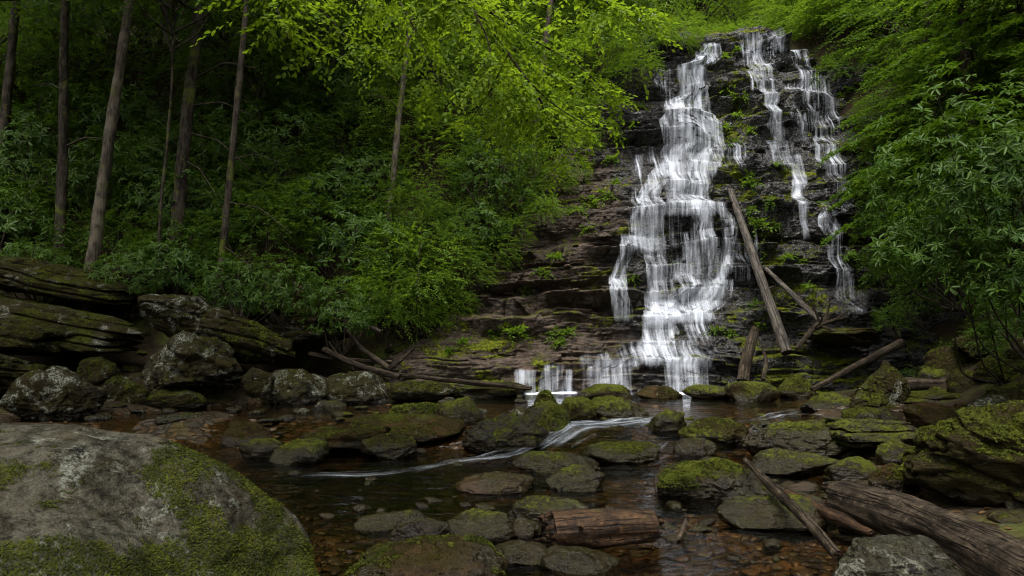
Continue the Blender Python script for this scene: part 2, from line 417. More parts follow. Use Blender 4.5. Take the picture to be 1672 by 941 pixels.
def row_z(row):
    z = 5.0
    for _ in range(40):
        Y = np.interp(z, PR_Z, PR_Y); z = 0.5 * z + 0.5 * P(836, row, Y).z
    return float(z)


ROWS = [662, 640, 608, 577, 548, 507, 470, 432, 397, 340, 302, 272, 240, 193, 163, 120, 90, 66, 40]
QOV = [1.0, 1.25, 1.5, 1.2, 1.9, 1.0, 1.1, 1.3, 1.4, 1.0, 1.2, 1.6, 1.4, 1.1, 1.4, 1.2, 1.2, 1.0]
ZL = np.array([row_z(r) for r in ROWS])
rs = np.random.RandomState(5)
ZS = np.cumsum(np.clip(np.exp(rs.normal(-1.55, 0.62, 120)), 0.06, 0.6)) - 1.5
QS = rs.uniform(0.3, 1.7, 120)


def cliff_f(X, Z):
    X = np.asarray(X, float); Z = np.asarray(Z, float)
    Yb = np.interp(Z, PR_Z, PR_Y)
    # left of the falls the beds dip gently to the left
    dip = 0.035 * np.minimum(X - 4.5, 0) + 0.10 * vnoise(X * 0.45, 0, Z * 0.25, 3)
    zq = Z - dip + 0.08 * fbm(X * 0.7, 0 * X, Z * 0.5, 4, 9)
    bb1 = np.floor(X / 0.85 + 0.35 * vnoise(X * 0.9, 0, Z * 0.9, 14) + 0.5 * np.floor(Z / 0.8)).astype(np.int64)
    zq = zq + (_hash(bb1, bb1 * 0, bb1 * 0 + 3, 83) - 0.5) * 0.17
    k = np.clip(np.searchsorted(ZL, zq) - 1, 0, len(ZL) - 2)
    h = ZL[k + 1] - ZL[k]; t = np.clip((zq - ZL[k]) / h, 0, 1)
    slope = (np.interp(ZL[k + 1], PR_Z, PR_Y) - np.interp(ZL[k], PR_Z, PR_Y)) / h
    q = np.array(QOV)[k] * np.clip(1.0 + 0.75 * fbm(X * 0.55, k * 7.3, 0 * X, 2, 21), 0.15, 2.0)
    q = q * (0.40 + 0.42 * sstep(1.0, 4.5, X))
    dev = q * slope * h * (sstep(0.88, 1.0, t) - t)
    # fine beds
    zf = Z - 1.4 * dip + 0.09 * fbm(X * 0.75, 0 * X, Z * 0.8, 4, 31)
    bb2 = np.floor(X / 0.52 + 0.4 * vnoise(X * 1.3, 5, Z * 1.6, 15) + 0.37 * np.floor(Z / 0.45)).astype(np.int64)
    zf = zf + (_hash(bb2, bb2 * 0, bb2 * 0 + 4, 84) - 0.5) * 0.13
    j = np.clip(np.searchsorted(ZS, zf) - 1, 0, len(ZS) - 2)
    hs = ZS[j + 1] - ZS[j]; ts = np.clip((zf - ZS[j]) / hs, 0, 1)
    qs = QS[j] * np.clip(0.75 + 1.5 * fbm(X * 0.7, j * 3.7, 0 * X, 3, 41), 0.0, 2.6)
    dev2 = qs * 0.80 * hs * (sstep(0.84, 1.0, ts) - ts)
    # joints: each bed broken in blocks of uneven width
    bw = 0.5 + 0.9 * _hash(j, j * 0, j * 0, 77)
    bx = X / bw + 13.7 * _hash(j, j * 0 + 1, j * 0, 78) + 0.25 * vnoise(X * 1.5, 0, Z * 2, 5)
    bi = np.floor(bx).astype(np.int64); fr = bx - bi
    off = (_hash(bi, j, bi * 0, 79) - 0.5) * 0.15 * np.clip(hs / 0.2, 0.3, 1.6)
    gap = np.minimum(fr, 1 - fr) * bw
    blk = off * sstep(0.0, 0.05, gap) + 0.05 * sstep(0.035, 0.0, gap)
    kb = np.floor(X / 1.7 + 9.1 * _hash(k, k * 0, k * 0, 80) + 0.3 * vnoise(X, 0, Z, 6)).astype(np.int64)
    blk2 = (_hash(kb, k, kb * 0, 81) - 0.5) * 0.20
    big = 0.30 * fbm(X * 0.32, 0 * X, Z * 0.32, 3, 51)
    fine = 0.045 * fbm(X * 2.2, 0 * X, Z * 3.4, 4, 61) + 0.026 * fbm(X * 9, 0 * X, Z * 13, 2, 71)
    lowfade = sstep(0.1, 1.2, Z)
    Y = Yb + dev * 1.05 + dev2 + (blk + blk2 + fine) + big * (0.3 + 0.7 * lowfade)
    # rounded buttress beside the lower left strand
    Y = Y - 0.45 * np.exp(-((X - 3.65) / 0.55) ** 2 - ((Z - 3.6) / 0.75) ** 2)
    # on the far left the ledges lie further forward as broad steps
    Y = Y - 0.9 * sstep(1.5, -2.5, X) * sstep(4.5, 0.6, Z)
    # lower ledge stands well out in front of the main wall
    return Y


def C(px, py):
    """where the ray through a pixel of the photograph meets the rock face"""
    dx, dy, dz = ray(px, py)
    Ys = np.arange(15.5, 30, 0.02)
    tt = Ys / dy
    X = dx * tt; Z = CAMZ + dz * tt
    hit = np.nonzero(Ys >= cliff_f(X, Z))[0]
    i = hit[0] if len(hit) else len(Ys) - 1
    return Vector((float(X[i]), float(Ys[i]), float(Z[i])))


# ------------------------------------------------------------------ terrain height
XB_Y = [15.5, 17.0, 18.5, 19.2, 20.8, 22.4, 24.2, 25.6, 30, 60]
XB_X = [-2.2, -2.4, -2.2, -0.6, 1.5, 3.2, 5.1, 6.6, 7.0, 7.0]


def zc(y):
    return np.where(y > 25.4, 13.1 + 0.36 * (y - 25.4), np.interp(y, PR_Y, PR_Z))


def water_z(x, y):
    return 0.30 * sstep(9.9, 11.5, y + 0.5 * vnoise(x * 0.8, 0, 0, 8) + 0.10 * (x - 1.5) * sstep(4, 0, np.abs(x - 1.5)))


def terrain(x, y):
    x = np.asarray(x, float); y = np.asarray(y, float)
    n = fbm(x * 0.35, y * 0.35, 0 * x, 4, 11)
    bed = water_z(x, y) - 0.17 + 0.10 * n + 0.05 * fbm(x * 1.7, y * 1.7, 0 * x, 3, 12)
    # deeper pool left of centre
    bed = bed - 0.35 * np.exp(-((x + 1.0) / 1.7) ** 2 - ((y - 8.4) / 1.2) ** 2)
    # cobble shoal between the two pools on the left
    bed = bed + 0.16 * sstep(1.0, -1.5, x) * sstep(9.4, 10.6, y) * sstep(13.2, 11.6, y)
    ys = np.interp(x, [-30, -14, -9, -7.4, -6.5, -5.4, -2.8, -1.0, 0.5], [8, 12.0, 12.0, 12.4, 13.6, 15.2, 15.9, 16.8, 18.5])
    wf = np.interp(x, [-8, -3], [4.2, 1.2])
    d = y - ys
    s = 0.85 + 0.95 * sstep(-9, -1, x)
    L = 0.26 + 0.22 * np.clip(d, 0, wf) + s * np.clip(d - wf, 0, None)
    L = np.where(d < 0, 0.26 + 0.5 * d, L)
    L2 = 0.1 + 0.62 * ((-6.6 - 0.42 * np.clip(y - 6, 0, 8)) - x)
    L = np.maximum(L, np.minimum(L2, 16))
    flank = zc(y) + 0.9 * (np.interp(y, XB_Y, XB_X) - x)
    left = np.where(y > 16.0, np.minimum(L, flank), L)
    xr = np.interp(y, [-10, 4, 7, 10, 13, 16, 18, 20], [2.6, 3.4, 4.2, 5.0, 5.8, 7.0, 8.2, 10.2])
    e = x - xr
    Rb = 0.05 + water_z(x, y) + 0.13 * np.clip(e, 0, 2.2) + 0.60 * np.clip(e - 2.2, 0, None)
    Rb = np.where(e < 0, 0.05 + water_z(x, y) + 0.5 * e, Rb)
    Rc = zc(y) - 0.3 + 0.9 * (x - 11.0)
    right = np.where(y > 17.5, np.maximum(Rb * sstep(19, 17.5, y) - 2 * sstep(17.5, 19, y), np.minimum(Rc, 0.5 + 1.05 * np.clip(x - 8, 0, None) + 0.5 * np.clip(y - 14, 0, None) + 3)), Rb)
    h = np.maximum(np.maximum(bed, left), right)
    # keep the ground behind the bare rock face
    xb = np.interp(y, XB_Y, XB_X)
    inside = sstep(xb - 0.2, xb + 0.6, x) * sstep(11.6, 10.6, x) * sstep(17.2, 17.6, y) * sstep(25.9, 25.2, y)
    h = np.where(inside > 0, np.minimum(h, h * (1 - inside) + (zc(y) - 1.6) * inside), h)
    h = np.where(y > 25.4, np.maximum(h, np.minimum(zc(y) - 0.25 * sstep(2.0, 0.0, y - 25.4), 60)), h)
    up = sstep(0.3, 2.5, h)
    h = h + up * (0.35 * n + 0.10 * fbm(x * 1.3, y * 1.3, 0 * x, 3, 13))
    h = h + 0.4 * np.clip(np.abs(x) - 30, 0, None)
    return h


def tz(x, y):
    return float(terrain(np.array([x]), np.array([y]))[0])


def T(px, py):
    """where the ray through a pixel meets the ground"""
    dx, dy, dz = ray(px, py)
    Ys = np.arange(3.0, 60, 0.05); tt = Ys / dy
    X = dx * tt; Z = CAMZ + dz * tt
    hit = np.nonzero(Z <= terrain(X, Ys))[0]
    i = hit[0] if len(hit) else len(Ys) - 1
    return Vector((float(X[i]), float(Ys[i]), float(Z[i])))


def warp_axis(lo, hi, c0, c1, fine, coarse):
    a = list(np.arange(c0, c1, fine)); st = fine; v = c1
    while v < hi: a.append(v); st = min(st * 1.12, coarse); v += st
    a.append(hi); st = fine; v = c0 - fine; b = []
    while v > lo: b.append(v); st = min(st * 1.12, coarse); v -= st
    b.append(lo)
    return np.array(b[::-1] + a)


ax = warp_axis(-90, 90, -10, 9, 0.09, 3.0); ay = warp_axis(-30, 120, 3.5, 20, 0.09, 3.0)
gx, gy = np.meshgrid(ax, ay)
tag(add_mesh('ground', mesh_np('ground', np.stack([gx.ravel(), gy.ravel(), terrain(gx, gy).ravel()], 1), grid_faces(len(ax), len(ay))), M['soil']), kind='structure')

# water surface: the lower pool, the step over the rocks, the upper pool
ax = np.arange(-14, 9.5, 0.1); ay = np.arange(-12, 18.8, 0.1)
gx, gy = np.meshgrid(ax, ay)
wz = water_z(gx, gy)
dep = np.clip((wz - terrain(gx, gy)) / 0.55, 0, 1)
tag(add_mesh('water', mesh_np('water', np.stack([gx.ravel(), gy.ravel(), wz.ravel()], 1), grid_faces(len(ax), len(ay)), attrs={'depth': dep.ravel()}), M['water']), kind='structure')

# the rock face
ax = np.arange(-5.0, 13.5, 0.036); az = np.arange(-0.6, 13.5, 0.022)
gx, gz = np.meshgrid(ax, az)
CY = cliff_f(gx, gz); keep = ((gx > np.interp(np.interp(gz, PR_Z, PR_Y), XB_Y, XB_X) - 1.3) & (gz < 13.5 - 0.75 * np.clip(gx - 9.0, 0, None) + 0.25 * vnoise(gx * 1.7, 0 * gx, gz, 4))).ravel()
CF = grid_faces(len(ax), len(az)); CF = CF[keep[CF].all(1)]
us_ = np.unique(CF); mp = np.zeros(len(keep), int); mp[us_] = np.arange(len(us_))
tag(add_mesh('rock_cliff', mesh_np('rock_cliff', np.stack([gx.ravel(), CY.ravel(), gz.ravel()], 1)[us_], mp[CF]), M['cliff']), kind='structure')

# ------------------------------------------------------------------ falling water
def fall(name, label, rows, dens=0.6, mat='fall', lift=0.05, pool=None, seed=0, vein=0.0):
    """rows: (photo row, left px, right px[, density]); each row is carried on to the rock and the sheet then follows the rock down"""
    cs = []
    for r in rows:
        a = C(r[1], r[0]); b = C(r[2], r[0]); m = C(0.5 * (r[1] + r[2]), r[0])
        cs.append((m.z, min(a.x, b.x), max(a.x, b.x), r[3] if len(r) > 3 else 1.0))
    cs.sort(key=lambda c: -c[0])
    z0, z1 = cs[0][0] + (0.22 if pool is None else 0.0), (cs[-1][0] - 0.42) if pool is None else pool
    cs.insert(0, (z0 + .01, *cs[0][1:])); cs.append((z1 - .01, *cs[-1][1:]))
    zz = np.arange(z0, z1 - 0.01, -0.022)
    kz = [c[0] for c in cs][::-1]
    xl = np.interp(zz, kz, [c[1] for c in cs][::-1]); xr = np.interp(zz, kz, [c[2] for c in cs][::-1]); dd = np.interp(zz, kz, [c[3] for c in cs][::-1])
    wd = xr - xl; xl = xl - 0.14 * wd - 0.03; xr = xr + 0.14 * wd + 0.03
    xl = xl + 0.07 * vnoise(zz * 2.1, seed, 0, 3); xr = xr + 0.07 * vnoise(zz * 2.1, seed + 9.5, 0, 4)
    nu = int(np.clip(np.max(xr - xl) / 0.028, 6, 90))
    u = np.linspace(0, 1, nu)
    X = xl[:, None] + (xr - xl)[:, None] * u[None]
    Z = np.repeat(zz[:, None], nu, 1)
    f = cliff_f(X, Z) - lift
    # average over a small neighbourhood so the sheet is rounder than the rock
    Y = f.copy()
    for i in range(1, len(zz)):
        Y[i] = np.minimum(f[i], Y[i - 1] + 0.002)
    Yp = np.pad(Y, ((5, 5), (0, 0)), 'edge'); Ym = np.min([Yp[i:i + len(zz)] for i in range(11)], 0)
    Yp = np.pad(Ym, ((8, 8), (0, 0)), 'edge'); Y = np.minimum(Y + .0, sum(Yp[i:i + len(zz)] for i in range(17)) / 17)
    if nu > 8:
        Yp = np.pad(Y, ((0, 0), (2, 2)), 'edge'); Y = np.minimum(Y, sum(Yp[:, i:i + nu] for i in range(5)) / 5 + 0.004)
    dY = np.abs(np.gradient(Y, axis=0)); seg = np.sqrt(0.022 ** 2 + dY ** 2)
    v = np.cumsum(seg, 0)
    edge = sstep(0.0, 0.30, np.minimum(u, 1 - u))[None] * np.ones_like(Z)
    edge = np.clip(edge + 0.3 * vnoise(X * 5, Z * 0.6, 0 * X, 19 + seed) * (1 - edge), 0, 1)
    ends = sstep(0, 0.10, z0 - Z) if pool is not None else sstep(0, 0.10, z0 - Z) * sstep(0, 0.25, Z - z1)
    # free fall thins to a veil, impact on a ledge whitens
    free = np.clip((f - Y) / 0.25, 0, 1)
    D = dens * dd[:, None] * (0.42 + 0.58 * edge) * np.where(edge > 0.02, 1, 0) * (1 - 0.22 * free)
    if nu > 14:
        kx = max(2, int(0.22 / max((xr - xl).max() / nu, 1e-3))); kx = min(kx, nu // 3)
        Yp = np.pad(f, ((0, 0), (kx, kx)), 'edge'); mean = sum(Yp[:, i:i + nu] for i in range(2 * kx + 1)) / (2 * kx + 1)
        D = D * (1 - 0.62 * sstep(0.015, 0.10, mean - f))          # rock standing proud of its surroundings sheds the water to its sides
    D = D * ends * sstep(0.0, 0.12, edge + 0.02)
    gd = np.clip(np.gradient(-Y, axis=0) / 0.022, 0, 3) / 3
    D = np.clip(D, 0, 1)
    UV = np.stack([(X + seed * 3.7).ravel(), (v + seed * 1.3).ravel()], 1)
    me = mesh_np(name, np.stack([X.ravel(), Y.ravel(), Z.ravel()], 1), grid_faces(nu, len(zz)), attrs={'dens': D.ravel()}, uv=UV)
    o = add_mesh(name, me, M[mat])
    if label: tag(o, label, 'waterfall')
    if pool is not None:
        xa, xb_ = X[-1].min() - .12, X[-1].max() + .12; y0 = Y[-1].min()
        fu, fv = np.meshgrid(np.linspace(0, 1, 30), np.linspace(0, 1, 14))
        fx = xa + (xb_ - xa) * fu; fy = y0 + .06 - fv * (.60 + .25 * vnoise(fx * 3, 0, 0, seed))
        fz = pool + .012 + .03 * (1 - fv) ** 3
        fd = sstep(0, .25, np.minimum(fu, 1 - fu)) * (1 - fv) ** 1.1 * 1.5
        add_mesh('foam', mesh_np('foam', np.stack([fx.ravel(), fy.ravel(), fz.ravel()], 1), grid_faces(30, 14), attrs={'dens': np.clip(fd, 0, 1).ravel()}, uv=np.stack([fx.ravel(), fy.ravel()], 1)), M['foam'], o)
    return o


FALLS = [
    ('broad white main cascade down the middle of the dark cliff', [(80, 1148, 1173, .8), (92, 1140, 1172, .9), (103, 1130, 1158), (114, 1110, 1150), (138, 1112, 1148), (156, 1112, 1142), (167, 1093, 1146), (188, 1091, 1158), (195, 1087, 1166), (220, 1092, 1174), (241, 1093, 1177), (252, 1084, 1166), (270, 1085, 1162), (297, 1094, 1157), (337, 1095, 1159)], .68, 'fall', 0.06, None),
    ('white middle strand dropping from the main cascade to the sloping slab', [(338, 1122, 1156), (368, 1128, 1156), (386, 1121, 1160, .9), (413, 1112, 1164, .9), (450, 1108, 1166, .85), (466, 1126, 1180, .9), (487, 1094, 1178), (500, 1076, 1165), (508, 1066, 1150)], .56, 'fall', 0.07, None),
    ('slim white side strand right of the middle strand, left of the leaning log', [(340, 1158, 1182, .8), (368, 1172, 1200, .9), (386, 1172, 1196), (413, 1170, 1190), (450, 1166, 1184), (470, 1150, 1180)], .56, 'fall', 0.06, None),
    ('white stair-stepped branch flowing down left of the main cascade', [(262, 1086, 1108, .7), (288, 1062, 1094, .9), (315, 1044, 1076), (340, 1036, 1074), (360, 1029, 1072), (397, 1027, 1072)], .60, 'fall', 0.06, None),
    ('leftmost curved strand running over the brown buttress to a ledge', [(396, 1020, 1048, .8), (402, 1012, 1036), (420, 1006, 1026), (439, 1000, 1020), (475, 997, 1018), (509, 994, 1018)], .66, 'fall', 0.05, None),
    ('narrow straight strand falling between the buttress and the middle strand', [(398, 1050, 1080, .8), (408, 1058, 1079), (450, 1058, 1081), (506, 1058, 1082), (515, 1054, 1086)], .58, 'fall', 0.06, None),
    ('brightest short chute of white water above the lowest ledge', [(500, 1066, 1100, .9), (516, 1050, 1092), (545, 1045, 1092), (549, 1043, 1086), (575, 1040, 1090)], .76, 'fall', 0.09, None),
    ('curtain of thin drips under the overhanging lip beside the bright chute', [(504, 1088, 1158, .7), (515, 1086, 1158), (552, 1086, 1156, .7)], .44, 'veil', 0.10, None),
    ('short left cascade over the lowest ledge beside the mossy bank', [(600, 844, 872, .8), (610, 843, 872), (640, 842, 874)], .66, 'fall', 0.07, 0.30),
    ('small twin-stranded cascade over the lowest ledge, second from the mossy bank', [(592, 890, 916, .8), (610, 886, 913), (640, 884, 916)], .62, 'fall', 0.07, 0.30),
    ('hair-thin trickle over the lowest ledge between two small cascades', [(600, 922, 932, .8), (640, 921, 933)], .60, 'fall', 0.06, 0.30),
    ('two-tier stepped cascade in the middle of the lowest ledge', [(584, 975, 1036, .9), (597, 972, 1036), (600, 956, 1026), (640, 952, 1016)], .56, 'fall', 0.07, 0.30),
    ('square white cascade over the lowest ledge left of the upright log', [(578, 1088, 1140, .8), (590, 1092, 1144), (640, 1090, 1146)], .62, 'fall', 0.08, 0.30),
    ('small crown of water spilling over the highest lip of the cliff', [(66, 1216, 1272, .8), (72, 1214, 1272), (86, 1214, 1272)], .48, 'fall', 0.05, None),
    ('row of thin dripping strands just below the highest lip', [(86, 1214, 1262, .9), (110, 1216, 1260), (138, 1218, 1258, .85)], .56, 'veil', 0.08, None),
    ('long narrow ribbon of water down the mossy middle of the cliff', [(134, 1240, 1260, .8), (148, 1240, 1262), (175, 1242, 1262), (205, 1254, 1270), (233, 1258, 1272), (238, 1252, 1284, .8), (262, 1256, 1284, .6)], .50, 'fall', 0.05, None),
    ('fan-shaped veil spreading beside the right-hand hemlocks', [(85, 1292, 1318, .9), (119, 1298, 1328), (135, 1298, 1342), (150, 1293, 1352), (177, 1286, 1360, .9), (222, 1282, 1362, .75)], .54, 'veil', 0.06, None),
    ('forked lower fall below the fan-shaped veil', [(232, 1316, 1350, .6), (241, 1328, 1364), (257, 1326, 1370), (290, 1340, 1378, .8), (334, 1348, 1386, .85)], .58, 'veil', 0.06, None),
    ('wispy lowest strand ending in spray near the right rhododendron', [(336, 1346, 1374, .6), (358, 1334, 1350), (376, 1334, 1356), (409, 1342, 1368), (453, 1356, 1382), (496, 1352, 1388, .7)], .56, 'veil', 0.06, None),
    ('single slim strand dropping clear between the log top and the forked fall', [(264, 1282, 1304, .8), (290, 1292, 1311), (334, 1303, 1315), (376, 1304, 1318)], .54, 'fall', 0.07, None),
    ('faint lone trickle at the right margin of the cliff', [(275, 1415, 1426, .9), (300, 1417, 1428), (331, 1420, 1431)], .50, 'fall', 0.06, None),
    ('pair of thin trickles at the upper left of the cliff', [(118, 1072, 1096, .8), (140, 1074, 1096), (166, 1074, 1098)], .46, 'veil', 0.06, None),
    ('thin broken trickle left of the stair-stepped branch', [(262, 1036, 1048, .8), (285, 1036, 1049), (330, 1032, 1046)], .44, 'veil', 0.06, None),
    ('thin veil of trickles over the dark rock between the straight strand and the middle strand', [(392, 1078, 1124, .7), (420, 1080, 1122), (470, 1082, 1120), (500, 1080, 1126)], .34, 'veil', 0.05, None),
    ('glistening film of water over the dark rock between the stepped branch and the main cascade', [(340, 1074, 1124, .7), (365, 1072, 1124), (392, 1072, 1124, .8)], .30, 'veil', 0.05, None),
    ('thin shining veil under the ledge to the right of the slim side strand', [(386, 1186, 1232, .7), (410, 1186, 1232), (445, 1184, 1232, .7)], .38, 'veil', 0.05, None),
    ('broad white apron sliding left over the sloping slab above the bright chute', [(466, 1128, 1184, .8), (478, 1108, 1182), (490, 1088, 1176), (500, 1072, 1164), (509, 1060, 1152)], .62, 'fall', 0.09, None),
    ('thin sheet of water spread across the shelf at the foot of the bright chute', [(566, 1020, 1140, .7), (574, 1000, 1150), (582, 960, 1150, .8)], .46, 'fall', 0.05, None),
    ('fringe of short drips along the long ledge right of the main cascade', [(241, 1160, 1222, .7), (248, 1160, 1222), (268, 1160, 1218, .6)], .46, 'veil', 0.07, None),
    ('short drips left of the main cascade under the long ledge', [(247, 1062, 1090, .8), (255, 1063, 1090), (283, 1064, 1086, .8)], .52, 'veil', 0.06, None),
]
for i, (lab, rows, dens, mat, lift, pool) in enumerate(FALLS):
    fall('waterfall', lab, rows, dens, mat, lift, pool, seed=i + 1)


# rushing water between the two pools, and the silky line of current it feeds
def rapid(name, label, pts, dens, seed, nu=40, arch=0.02):
    c = np.array([[p[0], p[1]] for p in pts]); w = np.array([p[2] for p in pts]); de = np.array([p[3] for p in pts])
    s = np.concatenate([[0], np.cumsum(np.linalg.norm(np.diff(c, axis=0), axis=1))])
    ss = np.arange(0, s[-1], 0.03)
    from_ = lambda a: np.interp(ss, s, a)
    sm = lambda a: np.convolve(np.pad(a, 7, 'edge'), np.ones(15) / 15, 'valid')
    cx, cy, ww, dd = sm(from_(c[:, 0])), sm(from_(c[:, 1])), sm(from_(w)), sm(from_(de))
    tx, ty = np.gradient(cx), np.gradient(cy); L = np.hypot(tx, ty); tx /= L; ty /= L
    u = np.linspace(-1, 1, nu)
    X = cx[:, None] - ty[:, None] * ww[:, None] * u; Y = cy[:, None] + tx[:, None] * ww[:, None] * u
    Z = water_z(X, Y) + 0.006 + arch * (1 - u ** 2) * dd[:, None] + 0.015 * vnoise(X * 4, Y * 4, 0 * X, seed) * dd[:, None]
    D = dens * dd[:, None] * sstep(1.0, 0.35, np.abs(u))[None] * sstep(0, 0.5, ss)[:, None] * sstep(0, 0.6, ss[-1] - ss)[:, None]
    me = mesh_np(name, np.stack([X.ravel(), Y.ravel(), Z.ravel()], 1), grid_faces(nu, len(ss)), attrs={'dens': D.ravel()},
                 uv=np.stack([(u[None] * ww[:, None]).ravel(), np.repeat(ss[:, None], nu, 1).ravel()], 1))
    return tag(add_mesh(name, me, M['rapid']), label, 'rapids')


g = lambda px, py, z, w, d: (*G(px, py, z)[:2], w, d)
rapid('stream_rapids', 'small foaming chute of stream water between mossy rocks at mid stream',
      [g(1075, 678, .30, .30, .4), g(1045, 690, .28, .50, .9), g(1000, 704, .20, .72, .8), g(945, 716, .10, .62, 1), g(900, 733, .02, .50, .9), g(860, 745, 0, .35, .5)], .72, 3, arch=0.03)
rapid('stream_current', 'silky pale line of current running out across the dark pool',
      [g(915, 728, 0, .20, .6), g(850, 742, 0, .30, .85), g(770, 752, 0, .30, .8), g(690, 766, 0, .27, .75), g(600, 776, 0, .24, .65), g(520, 776, 0, .22, .6), g(460, 780, 0, .2, .3)], .55, 5, arch=0.012)
rapid('stream_riffle', 'small riffle spilling past a mossy stone right of mid stream',
      [g(1112, 722, .12, .2, .4), g(1095, 735, .05, .25, .8), g(1075, 750, 0, .25, .6), g(1040, 765, 0, .2, .4)], .50, 7, arch=0.01)
rapid('stream_riffle', 'bright riffle over the smooth slab at the right of the upper pool',
      [g(1330, 668, .31, .3, .4), g(1280, 676, .31, .4, .8), g(1235, 690, .31, .35, .7), g(1200, 705, .28, .2, .4)], .42, 9, arch=0.02)

# ------------------------------------------------------------------ rocks
_ICO = {}


def ico(sub):
    if sub not in _ICO:
        b = bmesh.new(); bmesh.ops.create_icosphere(b, subdivisions=sub, radius=1.0)
        V = np.array([v.co[:] for v in b.verts]); b.verts.index_update()
        F = np.array([[v.index for v in f.verts] for f in b.faces]); b.free()
        _ICO[sub] = (V, F)
    return _ICO[sub]


def rock_verts(sub, seed, size, angular=0.5, strata=0.0, rough=1.0, dip=0.0, power=2.6):
    V, F = ico(sub)
    r = np.random.RandomState(seed)
    p = V.copy()
    # squarish body
    n = (np.abs(p) ** power).sum(1) ** (1 / power)
    p = p / n[:, None]
    o = r.uniform(-50, 50, 3)
    p = p * (1 + 0.24 * fbm(p[:, 0] * 0.9 + o[0], p[:, 1] * 0.9 + o[1], p[:, 2] * 0.9 + o[2], 2, seed))[:, None]
    for k in range(int(4 + 10 * angular)):
        d = r.normal(size=3); d[2] = d[2] * 0.8 + 0.25; d /= np.linalg.norm(d)
        lim = r.uniform(0.62, 0.98)
        s = p @ d - lim
        p = p - np.where(s > 0, s * (0.55 + 0.4 * angular), 0)[:, None] * d
    sz = np.array(size) / 2
    if strata > 0:
        ca, sa = math.cos(dip), math.sin(dip)
        hh = (-p[:, 0] * sa * sz[0] + p[:, 2] * ca * sz[2])
        nl = max(3.0, strata)
        q = hh / sz[2] * nl / 2 + 0.35 * fbm(p[:, 0] * 1.3 + o[1], p[:, 1] * 1.3, p[:, 2] * 0.6, 2, seed + 5)
        fr = q - np.floor(q); li = np.floor(q).astype(np.int64)
        amp = (_hash(li, li * 0, li * 0, seed + 8) - 0.4) * 0.20 + 0.10 * (sstep(0, 0.25, fr) - sstep(0.80, 1.0, fr) - 0.4)
        p[:, :2] *= (1 + amp * sstep(0.0, 0.4, np.hypot(p[:, 0], p[:, 1])))[:, None]
    mn, mx = p.min(0), p.max(0)
    p = (p - (mn + mx) / 2) / ((mx - mn) / 2) * sz
    dirs = p / np.maximum(np.linalg.norm(p / sz, axis=1), 1e-6)[:, None]; dirs /= np.maximum(np.linalg.norm(dirs, axis=1), 1e-6)[:, None]
    a = min(size)
    w = fbm(p[:, 0] * 2.2 / a + o[0], p[:, 1] * 2.2 / a + o[1], p[:, 2] * 3.4 / a + o[2], 5, seed + 3, 0.55)
    p = p + dirs * (0.055 * a * rough * w)[:, None]
    rg = np.abs(fbm(p[:, 0] * 3.1 / a + o[2], p[:, 1] * 3.1 / a, p[:, 2] * 4.5 / a + o[0], 4, seed + 9, 0.6))
    p = p - dirs * (0.060 * a * rough * sstep(0.30, 0.0, rg))[:, None]
    return p, F


def ground_hit(px, py):
    dx, dy, dz = ray(px, py)
    Ys = np.arange(2.5, 40, 0.03); tt = Ys / dy
    X = dx * tt; Z = CAMZ + dz * tt
    g_ = np.maximum(terrain(X, Ys), water_z(X, Ys))
    hit = np.nonzero(Z <= g_)[0]
    i = hit[0] if len(hit) else len(Ys) - 1
    return Vector((float(X[i]), float(Ys[i]), float(Z[i])))


ROCKS_AT = []


def rock(name, label, l, r, top, bot, mat='rock_stream', seed=1, ang=0.5, strata=0, dip=0.0, sub=None, zb=None, Y=None, deep=0.85, sink=0.35, rough=1.0, rz=0.0, power=2.25, group=None, peak=0.0, lean=0.0):
    cx = 0.5 * (l + r)
    if Y is not None: base = P(cx, bot, Y)
    elif zb is not None: base = G(cx, bot, zb)
    else: base = ground_hit(cx, bot)
    w0 = (r - l) / FPX * base.y
    d = min(w0 * deep, 2.4)
    yc = base.y + 0.40 * d
    w = (r - l) / FPX * yc
    zt = P(cx, top, yc).z
    h = max(zt - base.z, 0.04)
    sk = sink * h + 0.05
    slab = name == 'rock_slab'
    if slab: sk = -0.22 * h
    if sub is None: sub = 5 if (r - l) > 90 else 4
    p, F = rock_verts(sub, seed, (w, d, h + sk), ang * (.6 if slab else 1), strata, rough, 0.0 if slab else dip, 3.6 if slab else power)
    if peak:
        tt_ = np.clip(p[:, 2] / (h + sk) + .5, 0, 1)
        p[:, :2] *= (1.08 - peak * tt_ ** 1.1)[:, None]; p[:, 0] += lean * w * tt_
    x = (cx - 836.0) / FPX * yc
    o = add_mesh(name, mesh_np(name, p, F), M[mat], loc=(x, yc, base.z - sk + (h + sk) / 2 - (0.05 * h if slab else 0)))
    o.rotation_euler = (0, -dip if slab else 0, rz)
    tag(o, label, 'rock', group)
    ROCKS_AT.append((x, yc, max(w, d) / 2))
    return o


# --- the big boulder in the lower left corner, with its cushions of moss
def unit_(v): return v / np.maximum(np.linalg.norm(v, axis=-1, keepdims=True), 1e-9)


